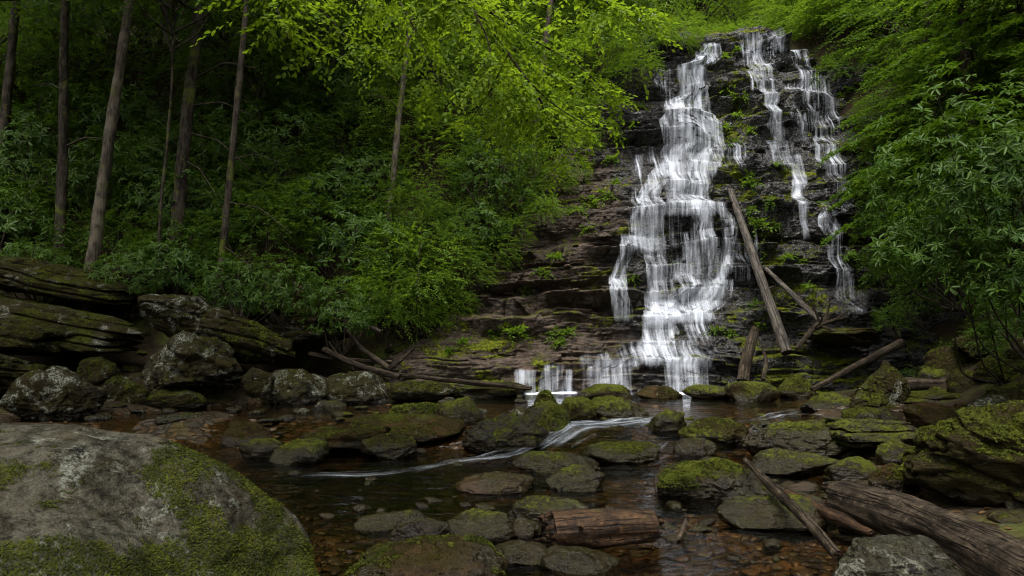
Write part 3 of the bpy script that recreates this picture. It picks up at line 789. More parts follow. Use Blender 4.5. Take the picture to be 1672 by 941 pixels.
def add_moss(parent, p, F, n, seed, thr, ln=0.028, mat='moss', nz=-0.2, zmin=-1e9, freq=2.3, lowbias=0.0):
    """a ragged carpet of small fronds rooted on the upper faces of a rock"""
    r = np.random.RandomState(seed)
    a, b, c = p[F[:, 0]], p[F[:, 1]], p[F[:, 2]]
    nn = np.cross(b - a, c - a); ar = np.linalg.norm(nn, axis=1) / 2; nn /= np.maximum(2 * ar, 1e-9)[:, None]
    ce = (a + b + c) / 3 + np.array(parent.location)
    m = fbm(ce[:, 0] * freq, ce[:, 1] * freq, ce[:, 2] * freq, 4, seed, 0.6) + (0.35 * nn[:, 2] if not lowbias else lowbias * (0.90 - ce[:, 2]))
    wgt = ar * sstep(thr - 0.10, thr + 0.22, m) * (nn[:, 2] > nz) * (ce[:, 2] > zmin) * (nn[:, 1] < 0.75)
    i = r.choice(len(F), n, p=wgt / wgt.sum())
    u, v = r.rand(n), r.rand(n); fl = u + v > 1; u[fl] = 1 - u[fl]; v[fl] = 1 - v[fl]
    q = a[i] + (b[i] - a[i]) * u[:, None] + (c[i] - a[i]) * v[:, None]
    N_ = nn[i]
    t_ = r.normal(size=(n, 3)) + np.array([0, 0, -0.5]); t_ -= (t_ * N_).sum(1)[:, None] * N_; t_ /= np.linalg.norm(t_, axis=1)[:, None]
    up = r.uniform(0.25, 1.0, n)[:, None]
    d_ = t_ + N_ * up; d_ /= np.linalg.norm(d_, axis=1)[:, None]
    side = np.cross(d_, N_); side /= np.maximum(np.linalg.norm(side, axis=1), 1e-6)[:, None]
    L = ln * r.uniform(0.5, 1.4, n)[:, None]
    lift = N_ * (0.006 * r.rand(n)[:, None])
    V = np.stack([q + lift, q + lift + d_ * L * 0.5 + side * L * 0.24, q + lift + d_ * L, q + lift + d_ * L * 0.5 - side * L * 0.24], 1).reshape(-1, 3)
    Fm = np.arange(4 * n).reshape(n, 4)
    clump = np.clip(0.5 + 0.8 * fbm(q[:, 0] * 9, q[:, 1] * 9, q[:, 2] * 9, 2, seed + 2), 0, 1)
    me = mesh_np('moss', V, Fm, attrs={'rnd': np.repeat(np.clip(clump + r.normal(0, 0.25, n), 0, 1), 4)})
    return add_mesh('moss', me, M[mat], parent)


p, F = rock_verts(6, 11, (2.0, 2.0, 2.0), 0.1, 0, 0.22, 0.0, 2.6)
# about 3.4 m wide, flat along the top, the right end falling off in a long rounded shoulder
q = p.copy()
q[:, 0] *= 2.0; q[:, 1] *= 1.05; q[:, 2] *= 0.86
sh = np.clip((q[:, 0] - 0.05) / 1.9, 0, 1)
q[:, 2] -= 0.60 * sh ** 1.5 * np.clip((q[:, 2] + 0.86) / 1.72, 0, 1)
q[:, 2] += 0.15 * (q[:, 1] + 0.2) * sstep(0.1, 0.8, q[:, 2])
rdg = fbm(q[:, 0] * 2.4, q[:, 1] * 2.4, q[:, 2] * 3.2, 5, 88, 0.5); dr_ = unit_(p)
q += dr_ * (0.022 * rdg + 0.0 * np.abs(vnoise(q[:, 0] * 2.0 + q[:, 2] * 2.5, q[:, 1] * 2.0, q[:, 2] * 0.8, 90)))[:, None]
bo = add_mesh('boulder', mesh_np('boulder', q, F), M['boulder'], loc=(-2.56, 3.35, 0.29))
tag(bo, 'huge rounded grey boulder with thick green moss in the near left corner', 'boulder')
add_moss(bo, q, F, 150000, 7, 0.12, 0.012, zmin=-0.1, lowbias=1.5)

# --- stream rocks, near to far
RK = [
    # name, label, l, r, top, bot, kwargs
    ('rock', 'low moss-speckled brown rock at the bottom edge beside the huge boulder', 575, 830, 886, 985, dict(mat='rock_brown', seed=21, zb=0.0, ang=.3, sub=6)),
    ('rock', 'grey-green rounded rock at the bottom edge under the broken driftwood log', 1335, 1575, 878, 975, dict(mat='rock_grey', seed=22, zb=0.0, ang=.35, sub=6, deep=.7)),
    ('boulder', 'great tilted boulder with green moss beside the driftwood log at the right edge', 1470, 1830, 652, 850, dict(mat='rock_moss', seed=23, zb=0.05, ang=.7, strata=4, dip=-.3, sub=6, deep=.7, sink=.2)),
    ('rock', 'thickly mossed yellow-green flat rock beside the upper end of the thin branch', 1064, 1262, 748, 814, dict(mat='rock_moss', seed=24, zb=0.0, ang=.35, sub=6, deep=.8, power=2.2, sink=.6)),
    ('rock', 'dark wet flat rock half under water in front of the thickly mossed rock', 1160, 1330, 812, 866, dict(mat='rock_wet', seed=25, zb=0.0, ang=.4)),
    ('rock', 'small brown stone tucked under the left end of the thickly mossed rock', 1062, 1122, 778, 806, dict(mat='rock_brown', seed=26, zb=0.0, ang=.3)),
    ('rock', 'dark rock with mossy top right behind the short rotten log', 822, 962, 810, 862, dict(mat='rock_stream', seed=27, zb=0.0, ang=.6)),
    ('rock', 'dark wet angular stone left of the short rotten log', 715, 845, 834, 884, dict(mat='rock_wet', seed=28, zb=0.0, ang=.6)),
    ('rock', 'little orange-brown stone between the angular stone and the rotten log', 830, 885, 848, 878, dict(mat='rock_brown', seed=29, zb=0.0, ang=.4)),
    ('rock', 'long low dark stone barely above the water near the huge boulder', 585, 705, 836, 866, dict(mat='rock_wet', seed=30, zb=0.0, ang=.4, deep=.5)),
    ('rock', 'sharp low ridge of dark rock in the brown shallows left of the angular stone', 640, 742, 846, 890, dict(mat='rock_wet', seed=31, zb=0.0, ang=.7, deep=.4)),
    ('rock', 'flat sunken slab just in front of the short rotten log', 800, 905, 886, 925, dict(mat='rock_wet', seed=32, zb=-.02, ang=.5)),
    ('rock', 'dark stone shelf under water in front of the rotten log', 880, 1010, 898, 945, dict(mat='rock_wet', seed=33, zb=-.04, ang=.5)),
    ('rock', 'domed brown stone alone in the quiet pool', 745, 872, 774, 806, dict(mat='rock_brown', seed=34, zb=0.0, ang=.2, power=2.2)),
    ('rock', 'flat mossy stone at the edge of the pool below the foaming chute', 832, 978, 735, 772, dict(mat='rock_stream', seed=35, zb=0.0, ang=.45)),
    ('rock', 'round wet stone leaning in front of the flat mossy stone', 892, 985, 762, 802, dict(mat='rock_wet', seed=36, zb=0.0, ang=.3)),
    ('boulder', 'large shiny wet boulder at the left bank of the foaming chute', 755, 897, 676, 738, dict(mat='rock_wet', seed=37, zb=0.03, ang=.45, sub=6)),
    ('boulder', 'wet moss-backed boulder wedged behind the large shiny boulder', 850, 937, 655, 718, dict(mat='rock_stream', seed=38, zb=0.12, ang=.6)),
    ('rock', 'blocky mossy rock left of the two wet boulders', 704, 792, 648, 697, dict(mat='rock_upper', seed=39, zb=0.22, ang=.55)),
    ('rock', 'yellow-mossed pointed rock above the moss-backed boulder', 868, 915, 638, 668, dict(mat='rock_moss', seed=40, zb=0.28, ang=.7, peak=.5)),
    ('rock', 'sloping wet slab between the pointed rock and the chute', 905, 975, 648, 692, dict(mat='rock_stream', seed=41, zb=0.25, ang=.6)),
    ('rock', 'broad dark slab above the foaming chute', 945, 1062, 648, 690, dict(mat='rock_upper', seed=42, zb=0.24, ang=.5, deep=.8)),
    ('rock', 'pointed reddish slab sticking up within the foaming chute', 968, 1030, 694, 720, dict(mat='rock_brown', seed=43, zb=0.10, ang=.8, deep=.45)),
    ('rock', 'mossy low rock just below the foaming chute', 948, 1076, 722, 756, dict(mat='rock_stream', seed=44, zb=0.0, ang=.4, deep=.7)),
    ('rock', 'mossy end slab at the right side of the foaming chute', 1056, 1118, 670, 704, dict(mat='rock_upper', seed=45, zb=0.24, ang=.5)),
    ('rock', 'square dark rock with a moss fringe right of the mossy end slab', 1100, 1212, 682, 726, dict(mat='rock_stream', seed=46, zb=0.08, ang=.75)),
    ('rock', 'mossy cobble beside the riffle above the thickly mossed rock', 1096, 1168, 716, 744, dict(mat='rock_stream', seed=47, zb=0.02, ang=.4)),
    ('rock', 'long dark rock with a mossy back in the right half of the stream', 1205, 1385, 688, 742, dict(mat='rock_upper', seed=48, zb=0.08, ang=.5, deep=.7, sub=6)),
    ('rock_slab', 'flat-topped wet slab mirroring the sky at the right of the stream', 1335, 1510, 682, 748, dict(mat='rock_wet', seed=49, zb=0.10, ang=.8, deep=.9, sub=6, strata=3)),
    ('rock', 'dark loaf-shaped rock below the long mossy-backed rock', 1208, 1352, 734, 774, dict(mat='rock_wet', seed=50, zb=0.02, ang=.4)),
    ('rock', 'small black stone between the loaf-shaped rock and the mossy brown one', 1338, 1424, 748, 786, dict(mat='rock_wet', seed=51, zb=0.02, ang=.4)),
    ('rock', 'mossy brown stone behind the end of the driftwood log', 1402, 1494, 754, 810, dict(mat='rock_brown', seed=52, zb=0.03, ang=.45)),
    ('boulder', 'tall pyramid-shaped brown boulder specked with lichen on the right bank', 1382, 1492, 586, 670, dict(mat='rock_pile', seed=53, zb=0.42, ang=.9, sub=6, sink=.15, peak=.55, lean=-.06)),
    ('rock_slab', 'long mossy slab right of the pyramid-shaped boulder', 1452, 1606, 636, 672, dict(mat='rock_upper', seed=54, zb=0.42, ang=.5, strata=3)),
    ('rock', 'ochre block in front of the long mossy slab', 1462, 1592, 658, 704, dict(mat='rock_brown', seed=55, zb=0.32, ang=.8, deep=.8)),
    ('rock', 'flat grey rock behind the great tilted boulder', 1575, 1710, 648, 700, dict(mat='rock_grey', seed=56, zb=0.42, ang=.5)),
    ('rock', 'mossy rock at the foot of the pyramid-shaped boulder', 1368, 1450, 664, 694, dict(mat='rock_upper', seed=57, zb=0.34, ang=.5)),
    ('rock', 'low mossy rock left of the pyramid-shaped boulder', 1300, 1395, 640, 672, dict(mat='rock_upper', seed=58, zb=0.32, ang=.5)),
    ('rock', 'dark triangular mossy rock near the foot of the leaning log', 1258, 1332, 608, 646, dict(mat='rock_upper', seed=59, zb=0.36, ang=.7, peak=.65)),
    ('rock_slab', 'flat green-topped slab just behind the triangular rock', 1306, 1386, 592, 617, dict(mat='rock_moss', seed=60, zb=0.60, ang=.4)),
    ('rock', 'grey wet rock at the foot of the upright broken log', 1186, 1264, 622, 652, dict(mat='rock_upper', seed=61, zb=0.34, ang=.5)),
    ('rock', 'mossy domed rock standing before the two-tier cascade', 944, 1030, 626, 650, dict(mat='rock_upper', seed=62, zb=0.32, ang=.4)),
    ('rock', 'low ochre rock before the square white cascade', 1036, 1110, 630, 649, dict(mat='rock_brown', seed=63, zb=0.32, ang=.5)),
    ('rock', 'row-end low wet rock between the square cascade and the upright log', 1112, 1190, 628, 650, dict(mat='rock_upper', seed=64, zb=0.32, ang=.5)),
    ('rock', 'dark green rock under the dark bushes of the right bank', 1502, 1604, 566, 616, dict(mat='rock_moss', seed=65, ang=.4)),
    ('rock', 'mossy rock at the right edge above the horizontal fallen log', 1598, 1710, 574, 622, dict(mat='rock_moss', seed=66, ang=.4)),
    ('rock', 'mossy rock at the right edge below the horizontal fallen log', 1602, 1710, 622, 656, dict(mat='rock_upper', seed=67, ang=.5)),
    ('rock', 'long mossy rock half buried in the shaded right slope above the dark green rock', 1560, 1672, 540, 580, dict(mat='rock_moss', seed=110, ang=.5, rough=1.2)),
    ('rock', 'dark wet rock between the pyramid-shaped boulder and the dark green rock', 1490, 1565, 592, 632, dict(mat='rock_upper', seed=111, ang=.6)),
    ('rock', 'flat slate-like rock behind the pyramid-shaped boulder', 1440, 1512, 566, 594, dict(mat='rock_pile', seed=112, ang=.6, strata=3)),
    ('rock', 'mossy rock lying against the left end of the horizontal fallen log', 1540, 1612, 604, 640, dict(mat='rock_moss', seed=113, ang=.5)),
    ('rock', 'grey-green rock at the right edge, higher than the horizontal fallen log', 1640, 1720, 552, 598, dict(mat='rock_pile', seed=114, ang=.6)),
    ('rock', 'broad mossy rock just above the great tilted boulder', 1590, 1690, 634, 676, dict(mat='rock_moss', seed=115, ang=.4)),
    ('rock', 'small ochre rock wedged between the great tilted boulder and the ochre block', 1500, 1570, 690, 728, dict(mat='rock_brown', seed=116, ang=.5)),
    ('rock', 'dark mossy rock left of the great tilted boulder, above the driftwood log', 1420, 1505, 720, 762, dict(mat='rock_stream', seed=117, ang=.5)),
    ('rock', 'brown knobbly rock under the lowest rhododendron leaves', 1448, 1522, 524, 578, dict(mat='rock_brown', seed=68, ang=.6)),
    ('rock_slab', 'wide dark slab at the lower right foot of the cliff', 1320, 1450, 534, 574, dict(mat='rock_upper', seed=69, Y=17.0, ang=.6, strata=4)),
    ('rock', 'rounded brown stone at the right edge of the huge boulder, in mid stream', 364, 452, 690, 732, dict(mat='rock_brown', seed=70, zb=0.02, ang=.25, power=2.2)),
    ('rock', 'low mossy stone right below the rounded brown stone', 398, 474, 716, 748, dict(mat='rock_stream', seed=71, zb=0.0, ang=.35)),
    ('rock', 'round mossy stone at the head of the silky current line', 452, 540, 716, 758, dict(mat='rock_stream', seed=72, zb=0.0, ang=.3)),
    ('rock', 'broad flat brown rock in the shallows, left of the other flat one', 500, 640, 692, 732, dict(mat='rock_brown', seed=73, zb=0.08, ang=.25, power=2.3)),
    ('rock', 'widest flat brown rock with a mossy end in the middle shallows', 560, 760, 680, 722, dict(mat='rock_brown', seed=74, zb=0.10, ang=.3, sub=6)),
    ('rock', 'mossy stone in front of the widest flat rock', 592, 684, 708, 742, dict(mat='rock_moss', seed=75, zb=0.05, ang=.3)),
    ('rock', 'yellow-mossed stone behind the widest flat rock', 640, 722, 660, 688, dict(mat='rock_moss', seed=76, zb=0.26, ang=.4)),
    ('rock', 'pale grey hummock at the far shore of the upper pool, left one of a pair', 425, 542, 604, 658, dict(mat='rock_grey', seed=77, zb=0.32, ang=.3)),
    ('rock', 'pale grey hummock at the far shore of the upper pool, right one of a pair', 532, 645, 608, 658, dict(mat='rock_grey', seed=78, zb=0.32, ang=.3)),
    ('rock', 'long low rock at the shoreline right of the pale hummocks', 640, 745, 622, 648, dict(mat='rock_pile', seed=79, zb=0.40, ang=.5)),
    ('rock', 'dark ledge stone below the root log at the far shore', 730, 860, 622, 644, dict(mat='rock_pile', seed=80, zb=0.36, ang=.6)),
    ('boulder', 'grey white-flecked boulder standing alone at the left waterside', 22, 188, 598, 688, dict(mat='rock_grey', seed=81, zb=0.30, ang=.75, sub=6, sink=.2, peak=.5)),
    ('boulder', 'large white-flecked wedge boulder at the foot of the dark ledge pile', 216, 422, 545, 645, dict(mat='rock_grey', seed=82, Y=13.6, ang=.85, strata=5, dip=-.25, sub=6, sink=.2, peak=.55, lean=-.05)),
    ('rock_slab', 'long tapering top slab of the dark ledge pile at the left edge', -90, 230, 424, 494, dict(mat='rock_pile', seed=83, Y=15.6, ang=.5, strata=4, dip=-.18, sub=6, deep=.7)),
    ('rock_slab', 'long middle slab of the dark ledge pile, under the top slab', -80, 242, 494, 572, dict(mat='rock_pile', seed=84, Y=14.3, ang=.5, strata=5, dip=-.2, sub=6, deep=.6)),
    ('rock_slab', 'dark overhanging slab below the middle slab at the left edge', -80, 112, 520, 592, dict(mat='rock_pile', seed=85, Y=13.2, ang=.7, strata=3, dip=-.1, sub=6)),
    ('rock_slab', 'layered dark block at the left edge behind the lone grey boulder', -90, 74, 572, 655, dict(mat='rock_pile', seed=86, Y=12.4, ang=.8, strata=4, sub=6)),
    ('rock_slab', 'short steep block standing at the head of the tilted ledge', 232, 345, 474, 560, dict(mat='rock_grey', seed=87, Y=14.9, ang=.7, strata=3, dip=-.2, sub=6)),
    ('rock_slab', 'long tilted ledge with a bright mossy edge running down to the right', 250, 480, 502, 604, dict(mat='rock_pile', seed=88, Y=14.9, ang=.5, strata=4, dip=-.3, sub=6, deep=.5)),
    ('rock_slab', 'flat dark slab behind the long top slab, under the left trees', 120, 292, 438, 500, dict(mat='rock_pile', seed=89, Y=17.2, ang=.4, strata=3, dip=-.15)),
    ('rock_slab', 'dark slab farther back beside the thin sapling trunk', 255, 375, 440, 505, dict(mat='rock_pile', seed=90, Y=17.6, ang=.5, strata=3, dip=-.2)),
    ('rock_slab', 'shadowed slab under the drooping rhododendron leaves', 388, 565, 464, 535, dict(mat='rock_pile', seed=91, Y=17.0, ang=.6, strata=3, dip=-.15)),
    ('rock_slab', 'dark low ledge between the shadowed slab and the driftwood', 425, 570, 512, 572, dict(mat='rock_pile', seed=92, Y=16.3, ang=.6, strata=4)),
    ('rock', 'flat stone at the waterline below the large wedge boulder', 238, 342, 634, 668, dict(mat='rock_pile', seed=93, zb=0.32, ang=.3)),
    ('rock', 'low stone at the waterline right of the lone grey boulder', 150, 258, 614, 668, dict(mat='rock_pile', seed=94, zb=0.33, ang=.5, deep=.6)),
    ('rock', 'small dark rock in the gap above the lone grey boulder', 132, 202, 584, 622, dict(mat='rock_pile', seed=95, Y=13.4, ang=.5)),
    ('rock', 'mossy stone in the shadow right of the large wedge boulder', 400, 450, 600, 636, dict(mat='rock_pile', seed=96, Y=14.2, ang=.5)),
]
ROBJ = {}
for nm, lab, l, r, t_, b_, kw in RK:
    ROBJ[lab] = rock(nm, lab, l, r, t_, b_, **kw)


def moss_on(key, n, seed, thr, ln, **kw):
    o = next(v for k, v in ROBJ.items() if key in k)
    me = o.data; V = np.zeros(len(me.vertices) * 3, np.float32); me.vertices.foreach_get('co', V)
    Fq = np.zeros(len(me.polygons) * 3, np.int32); me.polygons.foreach_get('vertices', Fq)
    add_moss(o, V.reshape(-1, 3).astype(float), Fq.reshape(-1, 3), n, seed, thr, ln, **kw)


moss_on('great tilted boulder', 30000, 3, 0.38, 0.022, zmin=0.35)
moss_on('thickly mossed yellow-green', 16000, 4, 0.46, 0.018, zmin=0.08)
moss_on('low moss-speckled brown rock', 9000, 5, 0.42, 0.018)
moss_on('yellow-mossed stone behind', 2500, 6, 0.2, 0.04)
moss_on('yellow-mossed pointed rock', 2500, 8, 0.2, 0.05)
moss_on('long tilted ledge', 7000, 9, 0.5, 0.04)
moss_on('long dark rock with a mossy back', 6000, 10, 0.45, 0.03, zmin=0.25)

# loose stones along the banks and in the shallows: a few shapes, many copies
protos = []
for k in range(6):
    p, F = rock_verts(3, 300 + k, (1.0, 0.8, 0.55), 0.35 + 0.1 * (k % 4), 0, 1.0)
    protos.append(p)
STONES = [
    ('stone', 'small wet stone poking out of the shallow brown stream', 'small stones in the shallows', ['rock_wet', 'rock_brown', 'rock_stream'], 95,
     lambda r: (r.uniform(430, 1330), r.uniform(662, 935)), (0.05, 0.17)),
    ('stone', 'small mossy stone among the boulders of the right bank', 'small stones of the right bank', ['rock_upper', 'rock_brown', 'rock_moss'], 120,
     lambda r: (r.uniform(1230, 1690), r.uniform(570, 870)), (0.09, 0.28)),
    ('stone', 'small dark stone strewn along the left waterside', 'small stones of the left waterside', ['rock_pile', 'rock_grey', 'rock_upper'], 120,
     lambda r: (r.uniform(40, 860), r.uniform(572, 690)), (0.10, 0.28)),
]
rr = np.random.RandomState(77)
me_cache = {}
for nm, lab, grp, mats, n, smp, (s0, s1) in STONES:
    for k in range(n):
        px, py = smp(rr)
        b = ground_hit(px, py)
        s = rr.uniform(s0, s1) * (0.7 + 0.05 * b.y)
        if any((b.x - x) ** 2 + (b.y - y) ** 2 < (q_ * 0.8) ** 2 for x, y, q_ in ROCKS_AT): continue
        key = (rr.randint(6), mats[rr.randint(len(mats))])
        if key not in me_cache:
            me = mesh_np('stone', protos[key[0]], ico(3)[1]); me.materials.append(M[key[1]]); me_cache[key] = me
        o = bpy.data.objects.new(nm, me_cache[key]); col.objects.link(o)
        o.scale = (s * rr.uniform(1, 1.7), s * rr.uniform(0.9, 1.4), s * rr.uniform(0.6, 1.0)); o.rotation_euler = (rr.uniform(-.2, .2), rr.uniform(-.2, .2), rr.uniform(0, 6.28))
        o.location = (b.x, b.y, b.z + 0.02 * s)
        tag(o, lab, 'stone', grp)

# pebbles on the stream bed: nobody could count them
r = np.random.RandomState(9)
V0, F0 = ico(2)
n = 2200
py = r.uniform(690, 960, n); px = r.uniform(380, 1500, n)
Vs, Fs = [], []
for k in range(n):
    dx, dy, dz = ray(px[k], py[k]); t_ = (-0.12 - CAMZ) / dz
    x, y = dx * t_ , dy * t_
    Vs.append((x, y))
xy = np.array(Vs); zz = terrain(xy[:, 0], xy[:, 1])
sc_ = r.uniform(0.02, 0.085, n) * (0.6 + 0.07 * xy[:, 1]); ang_ = r.uniform(0, 6.28, n); asp = r.uniform(0.55, 1.0, n); fl = r.uniform(0.18, 0.45, n)
nz_ = 1 + 0.25 * r.normal(size=(n, len(V0)))* 0.6
VV = V0[None] * nz_[:, :, None] * sc_[:, None, None] * np.stack([np.ones(n), asp, fl], 1)[:, None, :]
ca, sa = np.cos(ang_)[:, None], np.sin(ang_)[:, None]
VX = VV[:, :, 0] * ca - VV[:, :, 1] * sa + xy[:, 0:1]; VY = VV[:, :, 0] * sa + VV[:, :, 1] * ca + xy[:, 1:2]; VZ = VV[:, :, 2] + zz[:, None] + 0.2 * sc_[:, None] * fl[:, None]
FF = (F0[None] + (np.arange(n) * len(V0))[:, None, None]).reshape(-1, 3)


def pebble_mat():
    t = NT('bed_pebbles'); pos, N, S = pos_nrm(t)
    a = t.n('ShaderNodeAttribute', attribute_name='rnd').outputs['Fac']
    c = t.mix(t.ss(a, 0, 0.6), (0.032, 0.021, 0.011), (0.110, 0.070, 0.035)); c = t.mix(t.ss(a, 0.86, 0.9), c, (0.15, 0.080, 0.034)); c = t.mix(t.ss(a, 0.62, 0.7, 0, 0.8), c, (0.045, 0.042, 0.036))
    nn = t.noise(pos, 30, 4)
    return t.done(t.bsdf(t.mix(t.ss(nn, 0.35, 0.7, 0, 0.6), c, (0.015, 0.010, 0.006)), 0.3, 0.4, t.bump(nn, 0.6, 0.02)))


M['pebble'] = pebble_mat()
tag(add_mesh('pebbles', mesh_np('pebbles', np.stack([VX, VY, VZ], -1).reshape(-1, 3), FF, attrs={'rnd': np.repeat(r.rand(n), len(V0))}), M['pebble']), kind='stuff')


# ------------------------------------------------------------------ logs and branches
def tube(pts, rad, seg=10, bumpy=0.08, seed=0, twist=0.0, flat=None, step=0.06):
    """pts: path points, rad: radius per point -> verts, quads, uv(around, along in metres); closed ends are added by log()"""
    pts = np.array([tuple(q) for q in pts], float); rad = np.array(rad, float)
    L = np.concatenate([[0], np.cumsum(np.linalg.norm(np.diff(pts, axis=0), axis=1))])
    n = max(3, int(L[-1] / step)); s = np.linspace(0, L[-1], n)
    # smooth path
    from_ = lambda a: np.interp(s, L, a)
    C_ = np.stack([from_(pts[:, i]) for i in range(3)], 1); rd = from_(rad)
    k = max(1, int(n / 12)); ker = np.ones(2 * k + 1) / (2 * k + 1)
    ext = np.concatenate([C_[0] + (C_[0] - C_[1:k + 1][::-1]), C_, C_[-1] + (C_[-1] - C_[-k - 1:-1][::-1])])
    C_ = np.stack([np.convolve(ext[:, i], ker, 'valid') for i in range(3)], 1)
    T_ = np.gradient(C_, axis=0); T_ /= np.linalg.norm(T_, axis=1)[:, None]
    ref = np.array([0, 0, 1.0]) if abs(T_[0, 2]) < 0.8 else np.array([0, 1.0, 0])
    A = np.cross(T_, ref); A /= np.linalg.norm(A, axis=1)[:, None]; B = np.cross(T_, A)
    th = np.linspace(0, 2 * np.pi, seg, endpoint=False)[None] + twist * s[:, None]
    nx, ny = np.cos(th), np.sin(th)
    d = 1 + bumpy * fbm(nx * 1.4 + seed, ny * 1.4, s[:, None] * (1.2 / max(rad.max(), 0.03)) * 0.25, 4, seed) + 0.5 * bumpy * fbm(nx * 4 + s[:, None] * 0.4, ny * 4 + seed, s[:, None] * 2.2, 3, seed + 3) - 0.6 * bumpy * sstep(0.10, 0.0, np.abs(vnoise(nx * 2.6 + 0.3 * s[:, None], ny * 2.6 + seed, s[:, None] * 0.5, seed + 6)))
    RR = rd[:, None] * d
    V = C_[:, None] + A[:, None] * (RR * nx)[..., None] + B[:, None] * (RR * ny)[..., None]
    i = np.arange(n * seg).reshape(n, seg); j = np.roll(i, -1, 1)
    Fq = np.stack([i[:-1], j[:-1], j[1:], i[1:]], -1).reshape(-1, 4)
    uv = np.stack([np.broadcast_to(np.linspace(0, 1, seg, endpoint=False)[None] * 2 * np.pi * rad.max(), (n, seg)), np.broadcast_to(s[:, None], (n, seg))], -1).reshape(-1, 2)
    return V.reshape(-1, 3), Fq, uv, C_, T_, n, seg


def join(parts):
    Vs, Fs, Us, o = [], [], [], 0
    for V, Fq, U in parts:
        Vs.append(V); Fs.append(Fq + o); Us.append(U); o += len(V)
    return np.concatenate(Vs), np.concatenate(Fs), np.concatenate(Us)


def cap(V, uv, n, seg, last, seed, jag):
    """a broken, splintered end: rings stepping inward with jagged depth"""
    ring = V.reshape(n, seg, 3)[-1 if last else 0]; c = ring.mean(0)
    ax_ = ring.mean(0) - V.reshape(n, seg, 3)[-3 if last else 2].mean(0); ax_ /= np.linalg.norm(ax_)
    rows = [ring]; m = 7
    for k in range(1, m + 1):
        f = 1 - k / m
        rad_ = np.linalg.norm(ring - c, axis=1).mean()
        th = np.linspace(0, 6.283, seg, endpoint=False)
        jg = vnoise(np.cos(th) * 2.3 * (0.4 + f), np.sin(th) * 2.3 * (0.4 + f), np.full(seg, k * 0.5), seed) + 0.6 * vnoise(np.cos(th) * 6, np.sin(th) * 6, np.full(seg, k * 1.0), seed + 1)
        rows.append(c + (ring - c) * f + ax_[None] * (rad_ * jag * jg * sstep(0, 1, k / 2.0) * (0.3 + f))[:, None])
    W = np.concatenate(rows)
    i = np.arange((m + 1) * seg).reshape(m + 1, seg); j = np.roll(i, -1, 1)
    Fq = np.stack([i[:-1], i[1:], j[1:], j[:-1]], -1).reshape(-1, 4) if not last else np.stack([i[:-1], j[:-1], j[1:], i[1:]], -1).reshape(-1, 4)
    U = np.stack([W[:, 0] * 3, W[:, 2] * 3], 1)
    return W, Fq, U


def log(name, label, pts, rad, mat='drift', seed=0, seg=16, bumpy=0.12, jag=0.5, stubs=(), cat='log', step=0.05, group=None, end_mat='rotten', ends=(True, True), taper_end=False):
    V, Fq, U, C_, T_, n, sg = tube(pts, rad, seg, bumpy, seed, step=step)
    parts = [(V, Fq, U)]
    for (f, dx, dy, dz, L, rr_) in stubs:
        i = int(f * (n - 1)); a = C_[i]; d = np.array([dx, dy, dz], float); d /= np.linalg.norm(d)
        mid = a + d * L * 0.5 + np.array([0.06 * L, 0, -0.05 * L])
        v2, f2, u2, *_ = tube([a, mid, a + d * L], [rr_, rr_ * 0.75, rr_ * 0.3], 7, 0.15, seed + i, step=0.05)
        parts.append((v2, f2, u2))
    base = empty(name, tuple(C_[0] if C_[0][2] < C_[-1][2] else C_[-1]))
    tag(base, label, cat, group)
    off = np.array(base.location)
    Vj, Fj, Uj = join(parts)
    add_mesh('bark' if 'branch' not in name else 'stem', mesh_np('bark', Vj - off, Fj, uv=Uj), M[mat], base)
    for k, e in enumerate(ends):
        if not e: continue
        W, Fc, Uc = cap(V, U, n, sg, k == 1, seed + 11 + k, jag)
        add_mesh('broken_end', mesh_np('broken_end', W - off, Fc, uv=Uc), M[end_mat], base)
    return base


def lean(p0, Y0, p1, r_):
    """a straight log from a pixel at depth Y0 up to another pixel, as far back as the rock lets it lie"""
    lim = 40.0
    for g_ in np.linspace(.15, 1, 14):
        c_ = C(p0[0] + (p1[0] - p0[0]) * g_, p0[1] + (p1[1] - p0[1]) * g_)
        lim = min(lim, Y0 + (c_.y - r_ - .04 - Y0) / g_)
    return [P(*p0, Y0), (P(*p0, Y0) + P(*p1, lim)) / 2, P(*p1, lim)]


log('fallen_log', 'long thin bare log leaning steeply against the cliff beside the falls', lean((1285, 576), 17.3, (1192, 310), .12), [.135, .12, .085], 'wetlog', 31, 16, .08, .6,
    stubs=((.35, 1, -.3, .4, .25, .03), (.62, -1, -.4, .5, .2, .025), (.8, 1, -.2, .3, .18, .02)))
log('fallen_log', 'slender mossy log leaning to the left behind the long bare log', lean((1338, 524), 17.4, (1250, 438), .08), [.075, .07, .055], 'wetlog', 32, 12, .08, .5)
log('broken_log', 'short upright broken log propped at the foot of the falls', [P(1212, 624, 16.6), P(1218, 590, 16.9), P(1232, 540, 17.3)], [.15, .145, .11], 'drift', 33, 18, .16, 1.4, stubs=((.6, -1, -.3, .2, .22, .03),))
log('broken_log', 'thin splintered branch stub beside the upright broken log', [P(1246, 620, 16.6), P(1252, 590, 16.8), P(1244, 566, 17.0)], [.06, .05, .025], 'drift', 34, 10, .2, 1.0)
root = log('driftwood', 'tangled root snag where the two leaning logs meet the ground', [P(1300, 570, 17.0), P(1325, 540, 17.1), P(1345, 522, 17.2), P(1362, 510, 17.2)], [.05, .07, .09, .04], 'drift', 35, 10, .25, .8,
    stubs=((.6, 1, -.2, .5, .8, .05), (.65, .9, -.3, -.4, .9, .05), (.7, -.5, -.3, .9, .7, .04), (.5, .2, -1, .8, .6, .04), (.75, .3, -.2, 1, .6, .035), (.8, 1, .2, .1, .7, .04)), cat='driftwood')
